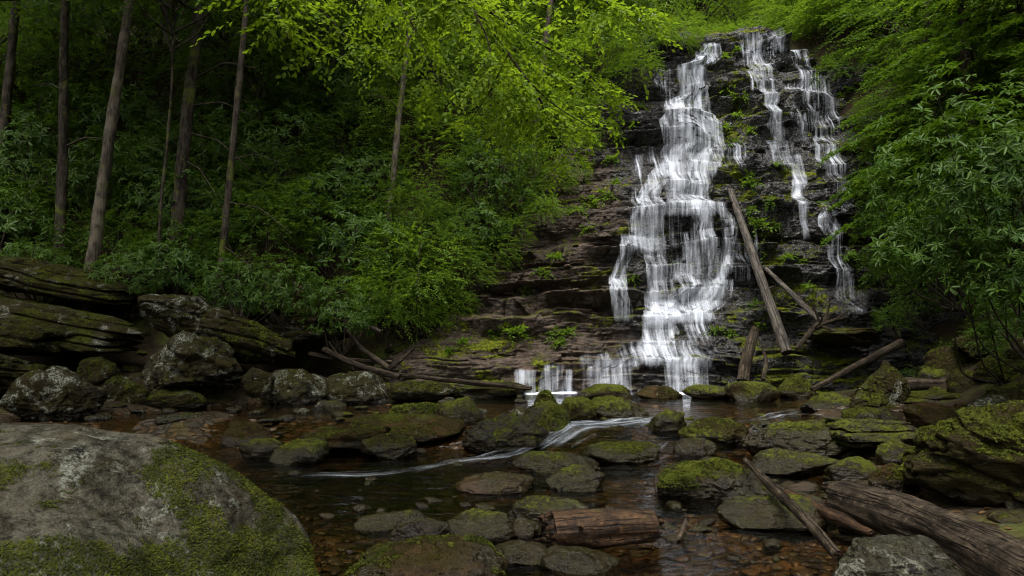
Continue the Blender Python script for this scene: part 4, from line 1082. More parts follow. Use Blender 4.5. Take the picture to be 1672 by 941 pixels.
log('fallen_log', 'brown bare log slanting up behind the pyramid-shaped boulder', [P(1325, 636, 15.0), P(1400, 596, 15.4), P(1472, 560, 15.8)], [.05, .07, .105], 'drift', 36, 16, .14, .7)
log('fallen_log', 'horizontal fallen log lying on the right bank', [P(1478, 628, 13.6), P(1560, 627, 13.5), P(1648, 630, 13.3)], [.13, .13, .11], 'drift', 37, 16, .10, .4)
log('short_log', 'short fat rotten log lying in the shallow stream', [G(902, 868, .13) , G(985, 862, .14), G(1066, 858, .14)], [.145, .15, .125], 'rotten', 38, 40, .14, .9, step=.02,
    stubs=((.3, -.2, -1, .3, .19, .05),))
log('driftwood_log', 'big weathered driftwood log running out of the lower right corner', [P(1372, 812, 6.1), P(1470, 843, 5.5), P(1600, 905, 4.6), P(1760, 985, 3.8)], [.15, .175, .185, .20], 'drift', 39, 44, .09, 1.3, step=.025)
log('driftwood_slab', 'flat splintered slab of wood beside the head of the driftwood log', [P(1285, 806, 6.7), P(1345, 835, 6.1), P(1425, 872, 5.5)], [.04, .065, .03], 'rotten', 40, 18, .3, 1.2, step=.03)
log('dead_branch', 'long thin dead branch reaching down across the foreground stream', [G(1218, 752, .36), G(1262, 797, .30), G(1318, 850, .22), G(1368, 908, .12)], [.030, .042, .042, .042], 'drift', 41, 12, .14, .4, step=.03, cat='branch',
    stubs=((.25, 1, .4, .3, .12, .015), (.6, -1, -.2, .3, .10, .016)))
log('dead_branch', 'short pale stick standing in the water right of the rotten log', [G(1105, 886, -.02), P(1122, 848, 5.9)], [.03, .02], 'drift', 42, 8, .2, .5, step=.03, cat='branch')
log('dead_branch', 'curved driftwood branch lying along the far left shore', [P(528, 570, 16.2), P(580, 596, 15.9), P(652, 616, 15.7)], [.06, .075, .07], 'drift', 43, 12, .12, .5, cat='branch', stubs=((.2, -.6, 0, 1, .4, .04),))
log('dead_branch', 'forked driftwood branch standing up from the left shore', [P(560, 530, 16.6), P(590, 570, 16.3), P(636, 602, 16.0)], [.035, .06, .07], 'drift', 44, 12, .12, .5, cat='branch', stubs=((.3, .8, 0, .6, .5, .03), (.15, -.4, 0, 1, .4, .025)))
log('dead_branch', 'thin driftwood prong pointing up right from the forked branch', [P(634, 604, 15.9), P(655, 588, 15.9), P(678, 566, 15.9)], [.06, .05, .025], 'drift', 45, 10, .12, .5, cat='branch', stubs=((.6, .5, 0, 1, .3, .02),))
log('root_log', 'long low root-like log stretching along the far shore to the falls', [P(610, 606, 16.0), P(700, 618, 16.2), P(780, 626, 16.4), P(868, 634, 16.6)], [.04, .055, .065, .05], 'drift', 46, 16, .2, .6)
log('dead_branch', 'thin fallen trunk slanting down out of the left rhododendrons', [P(480, 462, 17.6), P(540, 505, 17.0), P(622, 542, 16.6)], [.045, .06, .05], 'bark', 47, 10, .08, .3, cat='branch')
log('dead_branch', 'mossy horizontal branch under the driftwood at the far left shore', [P(505, 578, 16.3), P(560, 588, 16.2), P(640, 592, 16.2)], [.05, .06, .05], 'drift', 48, 10, .15, .3, cat='branch', stubs=((.5, .3, -.2, -.5, .4, .03),))

# ------------------------------------------------------------------ foliage
def unit(v): return v / np.maximum(np.linalg.norm(v, axis=-1, keepdims=True), 1e-9)


def leaf_geo(pos, d, nrm, L, W, rnd, shape='hex', fold=0.22, curl=0.12):
    """one small folded blade per entry; hex = six corners (two quads), dia = four corners (one quad)"""
    d = unit(d); side = unit(np.cross(nrm, d)); nrm = np.cross(d, side)
    L = L[:, None]; W = W[:, None]
    if shape == 'hex':
        q = [pos, pos + d * L * .33 + side * W * .5 + nrm * W * fold, pos + d * L * .70 + side * W * .42 + nrm * (W * fold - L * curl * .4), pos + d * L - nrm * L * curl,
             pos + d * L * .70 - side * W * .42 + nrm * (W * fold - L * curl * .4), pos + d * L * .33 - side * W * .5 + nrm * W * fold]
        V = np.stack(q, 1).reshape(-1, 3); b = np.arange(len(pos))[:, None] * 6
        F = np.concatenate([b + np.array([[0, 3, 2, 1]]), b + np.array([[0, 5, 4, 3]])]); k = 6
    else:
        q = [pos, pos + d * L * .45 + side * W * .5 + nrm * W * fold, pos + d * L, pos + d * L * .45 - side * W * .5 + nrm * W * fold]
        V = np.stack(q, 1).reshape(-1, 3); F = np.arange(len(pos) * 4).reshape(-1, 4); k = 4
    return V, F, np.repeat(rnd, k)


def cat_geo(gs):
    Vs, Fs, Rs, o = [], [], [], 0
    for V, F, r_ in gs:
        Vs.append(V); Fs.append(F + o); Rs.append(r_); o += len(V)
    return np.concatenate(Vs), np.concatenate(Fs), np.concatenate(Rs)


def rosettes(tips, out, rs_, per=8, L=(0.09, 0.15), wr=0.26, droop=0.25, shape='hex'):
    n = len(tips); out = unit(out)
    ref = np.where(np.abs(out[:, 2:3]) > 0.9, np.array([[1.0, 0, 0]]), np.array([[0, 0, 1.0]]))
    A = unit(np.cross(out, ref)); B = np.cross(out, A)
    gs = []
    clump = rs_.rand(n); tsz = rs_.uniform(.55, 1.2, n); tdr = rs_.uniform(-.35, .35, n)[:, None]
    for k in range(per):
        a = 2 * np.pi * (k / per) + rs_.uniform(0, 1.1, n)
        rad = A * np.cos(a)[:, None] + B * np.sin(a)[:, None]
        el = rs_.uniform(-droop - .25, .55, n)[:, None] + tdr
        d = rad + out * el + np.array([0, 0, -0.12])
        l = rs_.uniform(L[0], L[1], n) * tsz * np.where(rs_.rand(n) < .15, .05, 1)
        gs.append(leaf_geo(tips + rad * 0.008, d, unit(out - rad * el), l, l * wr * rs_.uniform(.8, 1.2, n), np.clip(clump * .6 + rs_.rand(n) * .4, 0, 1), shape, curl=.16))
    return cat_geo(gs)


def sprays(base, axis, rs_, per=12, length=0.5, L=(.06, .10), wr=.5, shape='dia', flat=.35, droop=.25):
    """flat leafy twigs: leaves set alternately along a twig"""
    n = len(base); axis = unit(axis)
    up = np.array([0, 0, 1.0]) + rs_.normal(0, flat, (n, 3)); side = unit(np.cross(up, axis)); nr = np.cross(axis, side)
    ln = length * rs_.uniform(.6, 1.3, n)
    clump = rs_.rand(n); gs = []
    for k in range(per):
        f = (k + 1) / per
        sg = 1 if k % 2 else -1
        p_ = base + axis * (ln * f)[:, None] - np.array([0, 0, 1.0]) * (droop * ln * f * f)[:, None]
        d = axis * (.55 + .5 * f) + side * (sg * (1.0 - .5 * f)) + rs_.normal(0, .22, (n, 3)) - np.array([0, 0, .15])
        nn = unit(nr + rs_.normal(0, .38, (n, 3)))
        l = rs_.uniform(L[0], L[1], n)
        gs.append(leaf_geo(p_, d, nn, l, l * wr, np.clip(clump * .55 + rs_.rand(n) * .45, 0, 1), shape, fold=.12))
    return cat_geo(gs)


def dome_points(n, rs_, rx, ry, rz, z0, seed, inner=.35, low=-.55):
    v = rs_.normal(size=(n * 3, 3)); v = unit(v); v = v[v[:, 2] > low][:n]
    k = 1 + .42 * fbm(v[:, 0] * 1.7 + seed, v[:, 1] * 1.7, v[:, 2] * 1.7, 3, seed)
    k = k * (1 - inner * rs_.rand(len(v)) ** 2)
    p_ = v * k[:, None] * np.array([rx, ry, rz]) + np.array([0, 0, z0])
    return p_, v


def stems_geo(tips, rs_, n, r0=.03, r1=.008, base=(0, 0, 0), bend=.25, hub=None):
    parts = []
    for i in rs_.choice(len(tips), min(n, len(tips)), replace=False):
        a = np.array(base, float) + rs_.normal(0, .06, 3) * np.array([1, 1, 0]); b = tips[i]
        m = a * .5 + b * .5 + rs_.normal(0, bend, 3) * np.linalg.norm(b - a) * .4 + np.array([0, 0, -.12 * np.linalg.norm(b - a)])
        V, Fq, U, *_ = tube([a, m, b], [r0 * rs_.uniform(.7, 1.2), r0 * .6, r1], 5, .1, i, step=.12)
        parts.append((V, Fq, U))
    return join(parts)


def mk(name, V, F, R_=None, uv=None, smooth=False):
    return mesh_np(name, V, F, smooth, attrs=None if R_ is None else {'rnd': R_}, uv=uv)


def rhodo_proto(seed, n=460, rx=1.15, ry=1.1, rz=.95, z0=.75, L=(.10, .16), shape='hex'):
    rs_ = np.random.RandomState(seed)
    t_, v = dome_points(n, rs_, rx, ry, rz, z0, seed)
    out = v + np.array([0, 0, .55]) + rs_.normal(0, .3, v.shape)
    V, F, R_ = rosettes(t_, out, rs_, 8, L, shape=shape)
    S_, SF, SU = stems_geo(t_, rs_, 16, .028, .008, (0, 0, -.3))
    return mk('foliage', V, F, R_), mk('stems', S_, SF, uv=SU, smooth=True)


def shrub_proto(seed, n=330, rx=1.1, ry=1.1, rz=1.0, z0=.8, L=(.06, .10), per=12, length=.5, wr=.5, droop=.3):
    rs_ = np.random.RandomState(seed)
    t_, v = dome_points(n, rs_, rx * .8, ry * .8, rz * .85, z0, seed, .5)
    ax_ = v * np.array([1, 1, .35]) + rs_.normal(0, .3, v.shape)
    V, F, R_ = sprays(t_, ax_, rs_, per, length, L, wr, droop=droop)
    S_, SF, SU = stems_geo(t_, rs_, 14, .022, .007, (0, 0, -.3))
    return mk('foliage', V, F, R_), mk('stems', S_, SF, uv=SU, smooth=True)


def crown_proto(seed, n=520, rx=3.0, ry=3.0, rz=2.4, L=(.08, .13), per=14, length=.8, wr=.55, clumps=26, droop=.3):
    """a broad-leaved crown: sprays gathered into uneven layered clumps with gaps between"""
    rs_ = np.random.RandomState(seed)
    c, v = dome_points(clumps, rs_, rx * .78, ry * .78, rz * .78, 0, seed, .7, -.8)
    i = rs_.randint(len(c), size=n)
    off = rs_.normal(size=(n, 3)) * np.array([rx, ry, rz]) * np.array([.20, .20, .09])
    t_ = c[i] + off
    ax_ = unit(off) * .8 + unit(c[i]) * np.array([1, 1, .2]) + rs_.normal(0, .25, (n, 3))
    V, F, R_ = sprays(t_, ax_, rs_, per, length, L, wr, droop=droop)
    parts = []
    for k in range(len(c)):
        a = np.array([0, 0, -rz * .95 + rs_.rand() * rz * .9]); m = (a + c[k]) / 2 + rs_.normal(0, .15, 3)
        parts.append(tube([a, m, c[k]], [.05, .032, .010], 5, .1, k, step=.25)[:3])
    S_, SF, SU = join(parts)
    return mk('crown', V, F, R_), mk('limbs', S_, SF, uv=SU, smooth=True)


def hemlock_proto(seed, n_br=70, h=7.0, rmax=3.0):
    rs_ = np.random.RandomState(seed)
    gs, parts = [], []
    for k in range(n_br):
        f = (k + rs_.rand()) / n_br; z = h * f; r_ = rmax * (1 - .72 * f) * rs_.uniform(.75, 1.2); a = rs_.uniform(0, 6.283)
        o_ = np.array([math.cos(a), math.sin(a), 0]); a0 = np.array([0, 0, z])
        s_ = np.linspace(0, 1, 12)[:, None]
        path = a0 + o_ * r_ * s_ + np.array([0, 0, 1.0]) * (.10 * r_ * s_ - .42 * r_ * s_ ** 2.2)
        parts.append(tube(path[::3], [.03, .022, .014, .008], 4, .1, k, step=.25)[:3])
        m = int(30 * r_)
        ff = rs_.uniform(.12, 1, m); i = (ff * 11).astype(int).clip(0, 10); w_ = (ff * 11 - i)[:, None]
        b_ = path[i] * (1 - w_) + path[i + 1] * w_
        sd = np.array([-o_[1], o_[0], 0]) * np.where(rs_.rand(m) > .5, 1, -1)[:, None]
        ax_ = o_ * .7 + sd * .9 + rs_.normal(0, .18, (m, 3)) + np.array([0, 0, -.22])
        gs.append(sprays(b_, ax_, rs_, 9, .32 * (1.15 - .5 * ff.mean()), (.07, .13), .46, flat=.35, droop=.35))
    V, F, R_ = cat_geo(gs)
    S_, SF, SU = join(parts)
    return mk('crown', V, F, R_), mk('limbs', S_, SF, uv=SU, smooth=True)


def tuft_proto(seed, n=26, L=(.07, .12)):
    rs_ = np.random.RandomState(seed)
    b_ = rs_.normal(0, .07, (n, 3)) * np.array([1, 1, .2]); ax_ = rs_.normal(size=(n, 3)) + np.array([0, -.25, .5])
    V, F, R_ = sprays(b_, ax_, rs_, 7, .24, L, .48, droop=.5)
    S_, SF, SU = stems_geo(b_ + unit(ax_) * .18, rs_, 6, .006, .003)
    return mk('leaves', V, F, R_), mk('stems', S_, SF, uv=SU, smooth=True)


def put(name, label, cat, parts, loc, rz=0.0, s=1.0, group=None, tilt=(0, 0)):
    o = empty(name, loc, rz); o.rotation_euler = (tilt[0], tilt[1], rz)
    o.scale = s if isinstance(s, tuple) else (s,) * 3
    tag(o, label, cat, group)
    for nm, me, mat in parts:
        if not me.materials: me.materials.append(M[mat])
        c = bpy.data.objects.new(nm, me); col.objects.link(c); c.parent = o
        c.material_slots[0].link = 'OBJECT'; c.material_slots[0].material = M[mat]
    return o


RH = [rhodo_proto(s) for s in (1, 2, 3)]
SH = [shrub_proto(s) for s in (11, 12, 13)]
SHS = [shrub_proto(s, 300, L=(.05, .085), length=.42, wr=.42, per=14) for s in (14, 15)]
CR = [crown_proto(s) for s in (21, 22, 23)]
TU = [tuft_proto(s) for s in (31, 32, 33)]
HE = [hemlock_proto(s) for s in (41, 42)]
rr = np.random.RandomState(2024)


def cliff_side(px, py):
    """True where the photograph shows bare rock or water rather than growth"""
    xl_ = np.interp(py, [-400, 60, 110, 200, 330, 480, 560, 640], [1150, 1150, 1085, 1005, 925, 815, 690, 640])
    return px > xl_ and px < np.interp(py, [-400, 60, 150, 230, 300, 560], [1300, 1310, 1360, 1410, 1430, 1420])


# --- undergrowth of the left slope, laid out on the hillside itself
G1 = 'dark rhododendrons of the left slope'; G2 = 'leafy shrubs of the left slope'; G3 = 'bright shrubs above the bare rock'
placed = []
for py in range(-10, 500, 44):
    for px in range(-60, 1120, 58):
        x_ = px + rr.uniform(-24, 24); y_ = py + rr.uniform(-18, 18)
        if cliff_side(x_ + 25, y_ + 15): continue
        h_ = T(x_, y_)
        if h_.y > 48 or h_.y < 14.5 or h_.z < 1.2: continue
        if h_.y < 18.3 and x_ < 560 and y_ > 425: continue
        sz = (.62 + .034 * h_.y) * rr.uniform(.8, 1.25)
        if any((h_ - q_).length < .45 * (sz + s_) for q_, s_ in placed): continue
        placed.append((h_, sz))
        rz = rr.uniform(0, 6.28); tl = (rr.uniform(-.15, .15), rr.uniform(-.15, .15))
        bright = sstep(430, 760, x_) * sstep(-60, 120, 470 - y_)
        u_ = rr.rand()
        loc = (h_.x, h_.y, h_.z - .15)
        if u_ < .50 - .36 * bright:
            k = RH[rr.randint(3)]
            put('rhododendron', 'dark long-leaved rhododendron in the thicket covering the left slope', 'shrub', [('foliage', k[0], 'rhodo'), ('stems', k[1], 'twig')], loc, rz, sz, G1, tl)
        elif rr.rand() > .55 * bright:
            k = (SH + SHS)[rr.randint(5)]
            put('shrub', 'deep green small-leaved shrub in the thicket covering the left slope', 'shrub', [('foliage', k[0], 'deep'), ('stems', k[1], 'twig')], loc, rz, sz, G2, tl)
        else:
            k = (SH + SHS)[rr.randint(5)]
            put('shrub', 'fresh green shrub in the thicket between the left slope and the bare rock', 'shrub', [('foliage', k[0], 'fresh'), ('stems', k[1], 'twig')], loc, rz, sz, G3, tl)

# --- shrubs spilling over the left edge of the rock face
for i, (px, py, s_) in enumerate([(655, 520, .8), (690, 470, .95), (640, 440, 1.0), (720, 410, .9), (765, 450, .75), (700, 520, .6), (745, 500, .6), (800, 425, .75), (830, 385, .7), (775, 370, .9), (850, 340, .8), (885, 350, .6), (905, 305, .65), (880, 280, .9), (935, 285, .55),
                                  (950, 245, .7), (975, 215, .6), (930, 200, .9), (990, 180, .7), (1010, 140, .9), (1045, 120, .75), (1060, 85, .9), (1095, 75, .8), (1120, 55, .8), (668, 360, 1.0), (980, 100, 1.2), (610, 500, .8)]):
    h_ = T(px, py + 20); c_ = C(px, py)
    if c_.y < h_.y: h_ = Vector((c_.x, c_.y - .05, c_.z - .25))
    k = (SH + SHS)[i % 5]
    put('shrub', 'bright green shrub spilling over the left edge of the bare rock', 'shrub', [('foliage', k[0], 'fresh'), ('stems', k[1], 'twig')], (h_.x, h_.y - .1, h_.z - .1), rr.uniform(0, 6.28), s_ * .9, 'bright shrubs along the rock edge', (.25, 0))

for px in range(1010, 1420, 34):
    for py in (-25, 5, 32, 56):
        x_, y_ = px + rr.uniform(-14, 14), py + rr.uniform(-10, 10)
        h_ = T(x_, y_); c_ = C(x_, y_)
        if (c_.y < 25.2 and c_.z < 13.3 - .75 * max(c_.x - 9.0, 0)) or h_.y < 23.5: continue
        k = (SH + SHS)[rr.randint(5)]
        put('shrub', 'bright green shrub on the slope behind the top of the falls', 'shrub', [('foliage', k[0], 'fresh'), ('stems', k[1], 'twig')], (h_.x, h_.y, h_.z - .2), rr.uniform(0, 6.28), rr.uniform(1.1, 1.7), 'shrubs behind the top of the falls')

# a few that stand out
h_ = T(800, 330)
k = rhodo_proto(77, 520, 1.2, 1.1, 1.05, .8, (.08, .13))
put('rhododendron', 'grey-green rhododendron with fine pale leaves right of the slender sapling', 'shrub', [('foliage', k[0], 'rhodo'), ('stems', k[1], 'bark')], (h_.x, h_.y - 1.2, h_.z - .4), 1.1, 1.15)
for px, py, s_, lab in [(690, 455, 1.15, 'tallest bright green shrub at the foot of the left slope, above the driftwood'), (640, 480, .9, 'lower bright shrub touching the driftwood, at the foot of the left slope')]:
    h_ = T(px, py + 60); k = shrub_proto(80 + px, 420, 1.2, 1.1, 1.25, 1.0, (.06, .10), 12, .55, .45)
    put('shrub', lab, 'shrub', [('foliage', k[0], 'fresh'), ('stems', k[1], 'twig')], (h_.x, h_.y - .5, h_.z - .2), .4, s_)
for px, py, Y, s_, lab in [(215, 410, 17.0, .85, 'dark rhododendron with spread rosettes on top of the ledge pile, beside the pale trunk'), (395, 430, 16.4, .9, 'dark drooping rhododendron hanging over the shadowed slab'), (70, 405, 17.5, .9, 'dark rhododendron above the top slab at the left edge'),
                           (470, 440, 16.6, .95, 'dark rhododendron whose lowest rosettes droop towards the driftwood'), (560, 470, 16.6, .9, 'dark rhododendron between the drooping ones and the bright shrub'), (310, 400, 17.6, .9, 'dark rhododendron between the two thick left trunks and the sapling')]:
    b = P(px, py, Y); z_ = max(tz(b.x, b.y), b.z - 1.3)
    k = RH[int(px) % 3]
    put('rhododendron', lab, 'shrub', [('foliage', k[0], 'rhodo'), ('stems', k[1], 'twig')], (b.x, b.y, z_ - .1), px * .01, s_)

# --- plants on the ledges of the rock face
for i, (px, py, s_) in enumerate([(832, 540, 1.3), (850, 545, 1.0), (905, 548, 1.0), (930, 545, 1.2), (915, 560, .8), (800, 545, .9), (760, 560, .9), (735, 575, .8), (1095, 545, .8), (1165, 540, .9), (1190, 545, .7), (1240, 368, 1.2), (1262, 372, .9), (1222, 345, .8), (1245, 410, .9), (1215, 290, 1.1), (1225, 300, .9),
                                  (1195, 235, .8), (1210, 160, .9), (1190, 150, 1.0), (1205, 190, .9), (1180, 210, .8), (1225, 215, .8), (1255, 330, .7), (1290, 420, .8), (1310, 430, .7), (970, 330, 1.2), (945, 345, 1.1), (985, 318, .9), (960, 375, .9), (1010, 300, .9), (1035, 205, .9), (1015, 225, 1.0), (1045, 175, .8),
                                  (1000, 260, 1.0), (1150, 85, .9), (1185, 95, .8), (1200, 82, .8), (1330, 130, .8), (1400, 300, .9), (1395, 390, .9), (1385, 420, .8), (905, 420, .9), (885, 445, .8), (860, 470, .8), (1270, 270, .7), (1240, 530, .8), (1230, 500, .9), (1030, 455, .8), (1100, 430, .6), (1320, 470, .8), (1405, 440, .9)]):
    c_ = C(px, py); k = TU[i % 3]
    put('ledge_plant', 'small bright leafy plant rooted in a crack of the rock face', 'plant', [('leaves', k[0], 'fresh'), ('stems', k[1], 'twig')], (c_.x, c_.y - .02, c_.z), rr.uniform(0, 6.28), s_ * 1.15, 'small plants on the ledges')

# --- trees of the left slope whose trunks can be told apart
def trunk_tree(label, base, top, r0, mat='bark', crown=0, cmat='deep', cs=1.0, ext=1.6, name='tree', group=None, seed=0, twigs=(), limbs=True):
    b, t_ = Vector(base), Vector(top)
    dn = (b - t_).normalized()
    for _ in range(120):
        if b.z <= tz(b.x, b.y) - .2: break
        b = b + dn * .1
    tt = b + (t_ - b) * ext
    pts = [b]
    rs_ = np.random.RandomState(seed + 5)
    for f in (.18, .4, .6, .8, 1): pts.append(b + (tt - b) * f + Vector((rs_.normal(0, .06), rs_.normal(0, .06), 0)) * (1 if f < 1 else 0))
    o = empty(name, tuple(b)); tag(o, label, 'tree', group)
    V, Fq, U, *_ = tube(pts, [r0 * 1.15, r0 * .9, r0 * .82, r0 * .74, r0 * .62, r0 * .45], 14, .15, seed, step=.14)
    add_mesh('trunk', mesh_np('trunk', V - np.array(b), Fq, uv=U), M[mat], o)
    for (f, dx, dy, dz, L, rad) in twigs:
        a = b + (tt - b) * f; d = Vector((dx, dy, dz)).normalized()
        V, Fq, U, *_ = tube([a, a + d * L * .5 + Vector((0, 0, -.06 * L)), a + d * L + Vector((0, 0, -.35 * L))], [rad, rad * .7, rad * .3], 6, .12, seed + int(f * 100), step=.1)
        add_mesh('bare_branch', mesh_np('bare_branch', V - np.array(b), Fq, uv=U), M['twig'], o)
    k = CR[crown % 3]
    k2 = CR[(crown + 1) % 3]
    for nm, me, m_ in (('crown', k[0], cmat), ('limbs', k[1], mat)) + ((('crown', k2[0], cmat),) if cs >= 2.2 else ()):
        if not me.materials: me.materials.append(M[m_])
        c = bpy.data.objects.new(nm, me); col.objects.link(c); c.parent = o
        c.location = tt - b + Vector((0, 0, 1.2 * cs)); c.scale = (cs,) * 3; c.rotation_euler = (0, 0, seed * 1.7)
        c.material_slots[0].link = 'OBJECT'; c.material_slots[0].material = M[m_]
    return o


TR = [
    ('straight dark trunk second from the left edge, left of the pale leaning trunk', (98, 385, 18.5), (112, 0, 19.0), .15, 'bark', 1.5, ((.32, 1, -.2, .5, 1.6, .03), (.45, -1, .1, .6, 1.2, .03))),
    ('pale lichen-grey trunk leaning right, the most visible one in the left woods', (152, 425, 17.2), (216, 0, 17.6), .165, 'bark_pale', 1.5, ()),
    ('thick rough-barked trunk with bare side branches, between pale leaning trunk and sapling', (287, 380, 18.6), (328, 0, 19.2), .19, 'bark', 1.5, ((.36, 1, -.5, -.2, 2.6, .03), (.42, 1, -.4, .1, 2.4, .03), (.48, 1, -.6, .3, 3.0, .035), (.30, 1, -.8, -.4, 2.0, .022))),
    ('slim grey trunk leaning right of the thick rough-barked trunk', (358, 470, 16.9), (402, 40, 17.6), .10, 'bark', 1.6, ((.28, 1, -.5, -.1, 2.2, .018), (.2, 1, -.4, -.5, 1.8, .015), (.36, .9, -.4, .2, 1.6, .016))),
    ('pale slender sapling trunk rising alone in the middle of the green slope', (636, 340, 19.5), (666, 50, 20.0), .105, 'bark_pale', 1.5, ((.45, -1, -.2, .8, 1.2, .02), (.5, -.6, -.2, 1, 1.0, .018))),
    ('dark trunk at the very left edge of the woods', (2, 260, 21.0), (28, 0, 21.5), .16, 'bark', 1.6, ()),
    ('faint trunk deep in the woods between pale leaning and thick rough trunks', (225, 215, 25.0), (243, -10, 25.5), .14, 'bark', 1.6, ()),
    ('pale straight trunk standing high behind the overhanging beech leaves', (918, 150, 30.0), (920, 40, 30.2), .17, 'bark_pale', 2.2, ()),
    ('thin pale trunk left of the straight one high behind the beech leaves', (878, 150, 31.0), (881, 50, 31.2), .14, 'bark_pale', 2.2, ()),
    ('thin dark sapling stem standing on the ledge pile', (262, 480, 17.3), (268, 350, 17.4), .05, 'bark', 2.6, ()),
    ('dark trunk hidden behind the bright beech spray near the rock edge', (868, 300, 22.5), (880, 190, 22.8), .15, 'bark', 2.6, ()),
]
for i, (lab, b, t_, r0, mat, ext, tw) in enumerate(TR):
    trunk_tree(lab, P(*b), P(*t_), r0, mat, i, 'deep' if b[0] < 430 else 'fresh', .75 if r0 < .07 else (2.05 if b[0] < 420 else 1.15), ext, seed=i * 3 + 1, twigs=tw, name='sapling' if r0 < .12 else 'tree')  # left crowns enlarged above the view to deepen the shade on the woods

# --- understorey and canopy trees filling the upper slope
n_c = 0
for (px, py, Y, s_, cm) in [(-30, 120, 24, 1.1, 'deep'), (60, 60, 27, 1.2, 'deep'), (150, 150, 25, .9, 'deep'), (190, 40, 29, 1.2, 'deep'), (270, 110, 26, 1.0, 'deep'), (360, 70, 24, 1.0, 'deep'), (420, 150, 23, .8, 'deep'), (450, 40, 27, 1.2, 'fresh'), (520, 110, 24, .9, 'fresh'), (590, 30, 28, 1.2, 'fresh'), (640, 120, 26, .9, 'fresh'), (700, 30, 27, 1.1, 'fresh'),
                            (760, 110, 27, 1.0, 'fresh'), (830, 40, 31, 1.3, 'fresh'), (900, 110, 28, 1.0, 'fresh'), (960, 40, 30, 1.2, 'fresh'), (1020, 70, 29, .9, 'fresh'), (1080, 20, 32, 1.2, 'fresh'), (1140, 30, 34, 1.1, 'fresh'), (1180, 20, 37, 1.2, 'fresh'), (1290, 25, 33, 1.0, 'fresh'), (1245, 30, 42, 1.3, 'fresh'), (1330, 0, 36, 1.3, 'fresh'), (1060, -60, 36, 1.4, 'fresh'), (1150, -40, 44, 1.5, 'fresh'), (1270, -60, 46, 1.4, 'fresh'), (560, -60, 30, 1.3, 'fresh'), (330, -50, 30, 1.4, 'deep'), (100, -50, 30, 1.4, 'deep'), (780, -60, 33, 1.4, 'fresh'), (930, -60, 34, 1.4, 'fresh')]:
    b = P(px, py, Y); gz = tz(b.x, b.y)
    if b.z < gz + 2.0 * s_: b = Vector((b.x, b.y, gz + 2.0 * s_))
    n_c += 1
    if cm == 'deep': lab, grp = 'leafy dark canopy tree rising behind the trunks of the left woods', 'canopy trees of the dark left woods'
    elif px > 1010: lab, grp = 'bright green canopy tree on the rim behind the top of the falls', 'canopy trees above the falls'
    else: lab, grp = 'bright green canopy tree behind the overhanging beech branch', 'canopy trees of the bright middle slope'
    trunk_tree(lab, (b.x + rr.normal(0, .2), b.y, gz), (b.x, b.y, b.z - .6 * s_), .13 * s_, 'bark', n_c, cm, s_, 1.0, seed=n_c + 40, group=grp)

# --- hemlocks of the right bank, drooping over the rock
for i, (px, py, Y, s_, lab) in enumerate([(1530, 240, 19.5, .95, 'drooping hemlock overhanging the right edge of the falls'), (1590, 260, 17.0, 1.0, 'dark hemlock behind the big right-hand rhododendron'), (1475, 110, 24.0, 1.1, 'lighter hemlock at the top right corner of the cliff'), (1690, 240, 14.5, 1.0, 'shadowed hemlock at the right edge of the view'), (1545, 130, 23.0, 1.3, 'tall hemlock rising highest above the right bank')]):
    b = P(px, py, Y); gz = tz(b.x, b.y); b0 = Vector((b.x, b.y, min(gz, b.z) - .2))
    o = empty('hemlock', tuple(b0)); tag(o, lab, 'tree')
    hh = b.z - b0.z
    V, Fq, U, *_ = tube([b0, b + Vector((.05, 0, 0)), b + Vector((0, .1, 4 * s_)), b + Vector((0, 0, 7 * s_))], [.24 * s_, .2 * s_, .12 * s_, .03], 10, .1, i, step=.2)
    add_mesh('trunk', mesh_np('trunk', V - np.array(b0), Fq, uv=U), M['bark'], o)
    for nm, me, m_ in (('crown', HE[i % 2][0], 'hemlock'), ('limbs', HE[i % 2][1], 'bark')):
        if not me.materials: me.materials.append(M[m_])
        c = bpy.data.objects.new(nm, me); col.objects.link(c); c.parent = o
        c.location = (0, 0, hh - 1.2 * s_); c.scale = (s_ * 1.15, s_ * 1.15, s_); c.rotation_euler = (0, 0, i * 2.1)

# broad-leaved trees among the hemlocks
for i, (px, py, Y, s_) in enumerate([(1455, 50, 25.0, .8), (1500, 60, 21.0, .8), (1600, 120, 17.5, .75), (1660, 40, 18.0, .9), (1490, 170, 20.5, .5), (1540, -20, 24.0, 1.0)]):
    b = P(px, py, Y); gz = tz(b.x, b.y)
    trunk_tree('leafy broad-leaved tree among the hemlocks of the right bank', (b.x + .8, b.y + .4, min(gz, b.z - 1.5)), (b.x, b.y, b.z - .8 * s_), .10, 'bark', i, 'deep' if i not in (0, 3) else 'fresh', s_, 1.0, seed=130 + i, group='broad-leaved trees of the right bank')

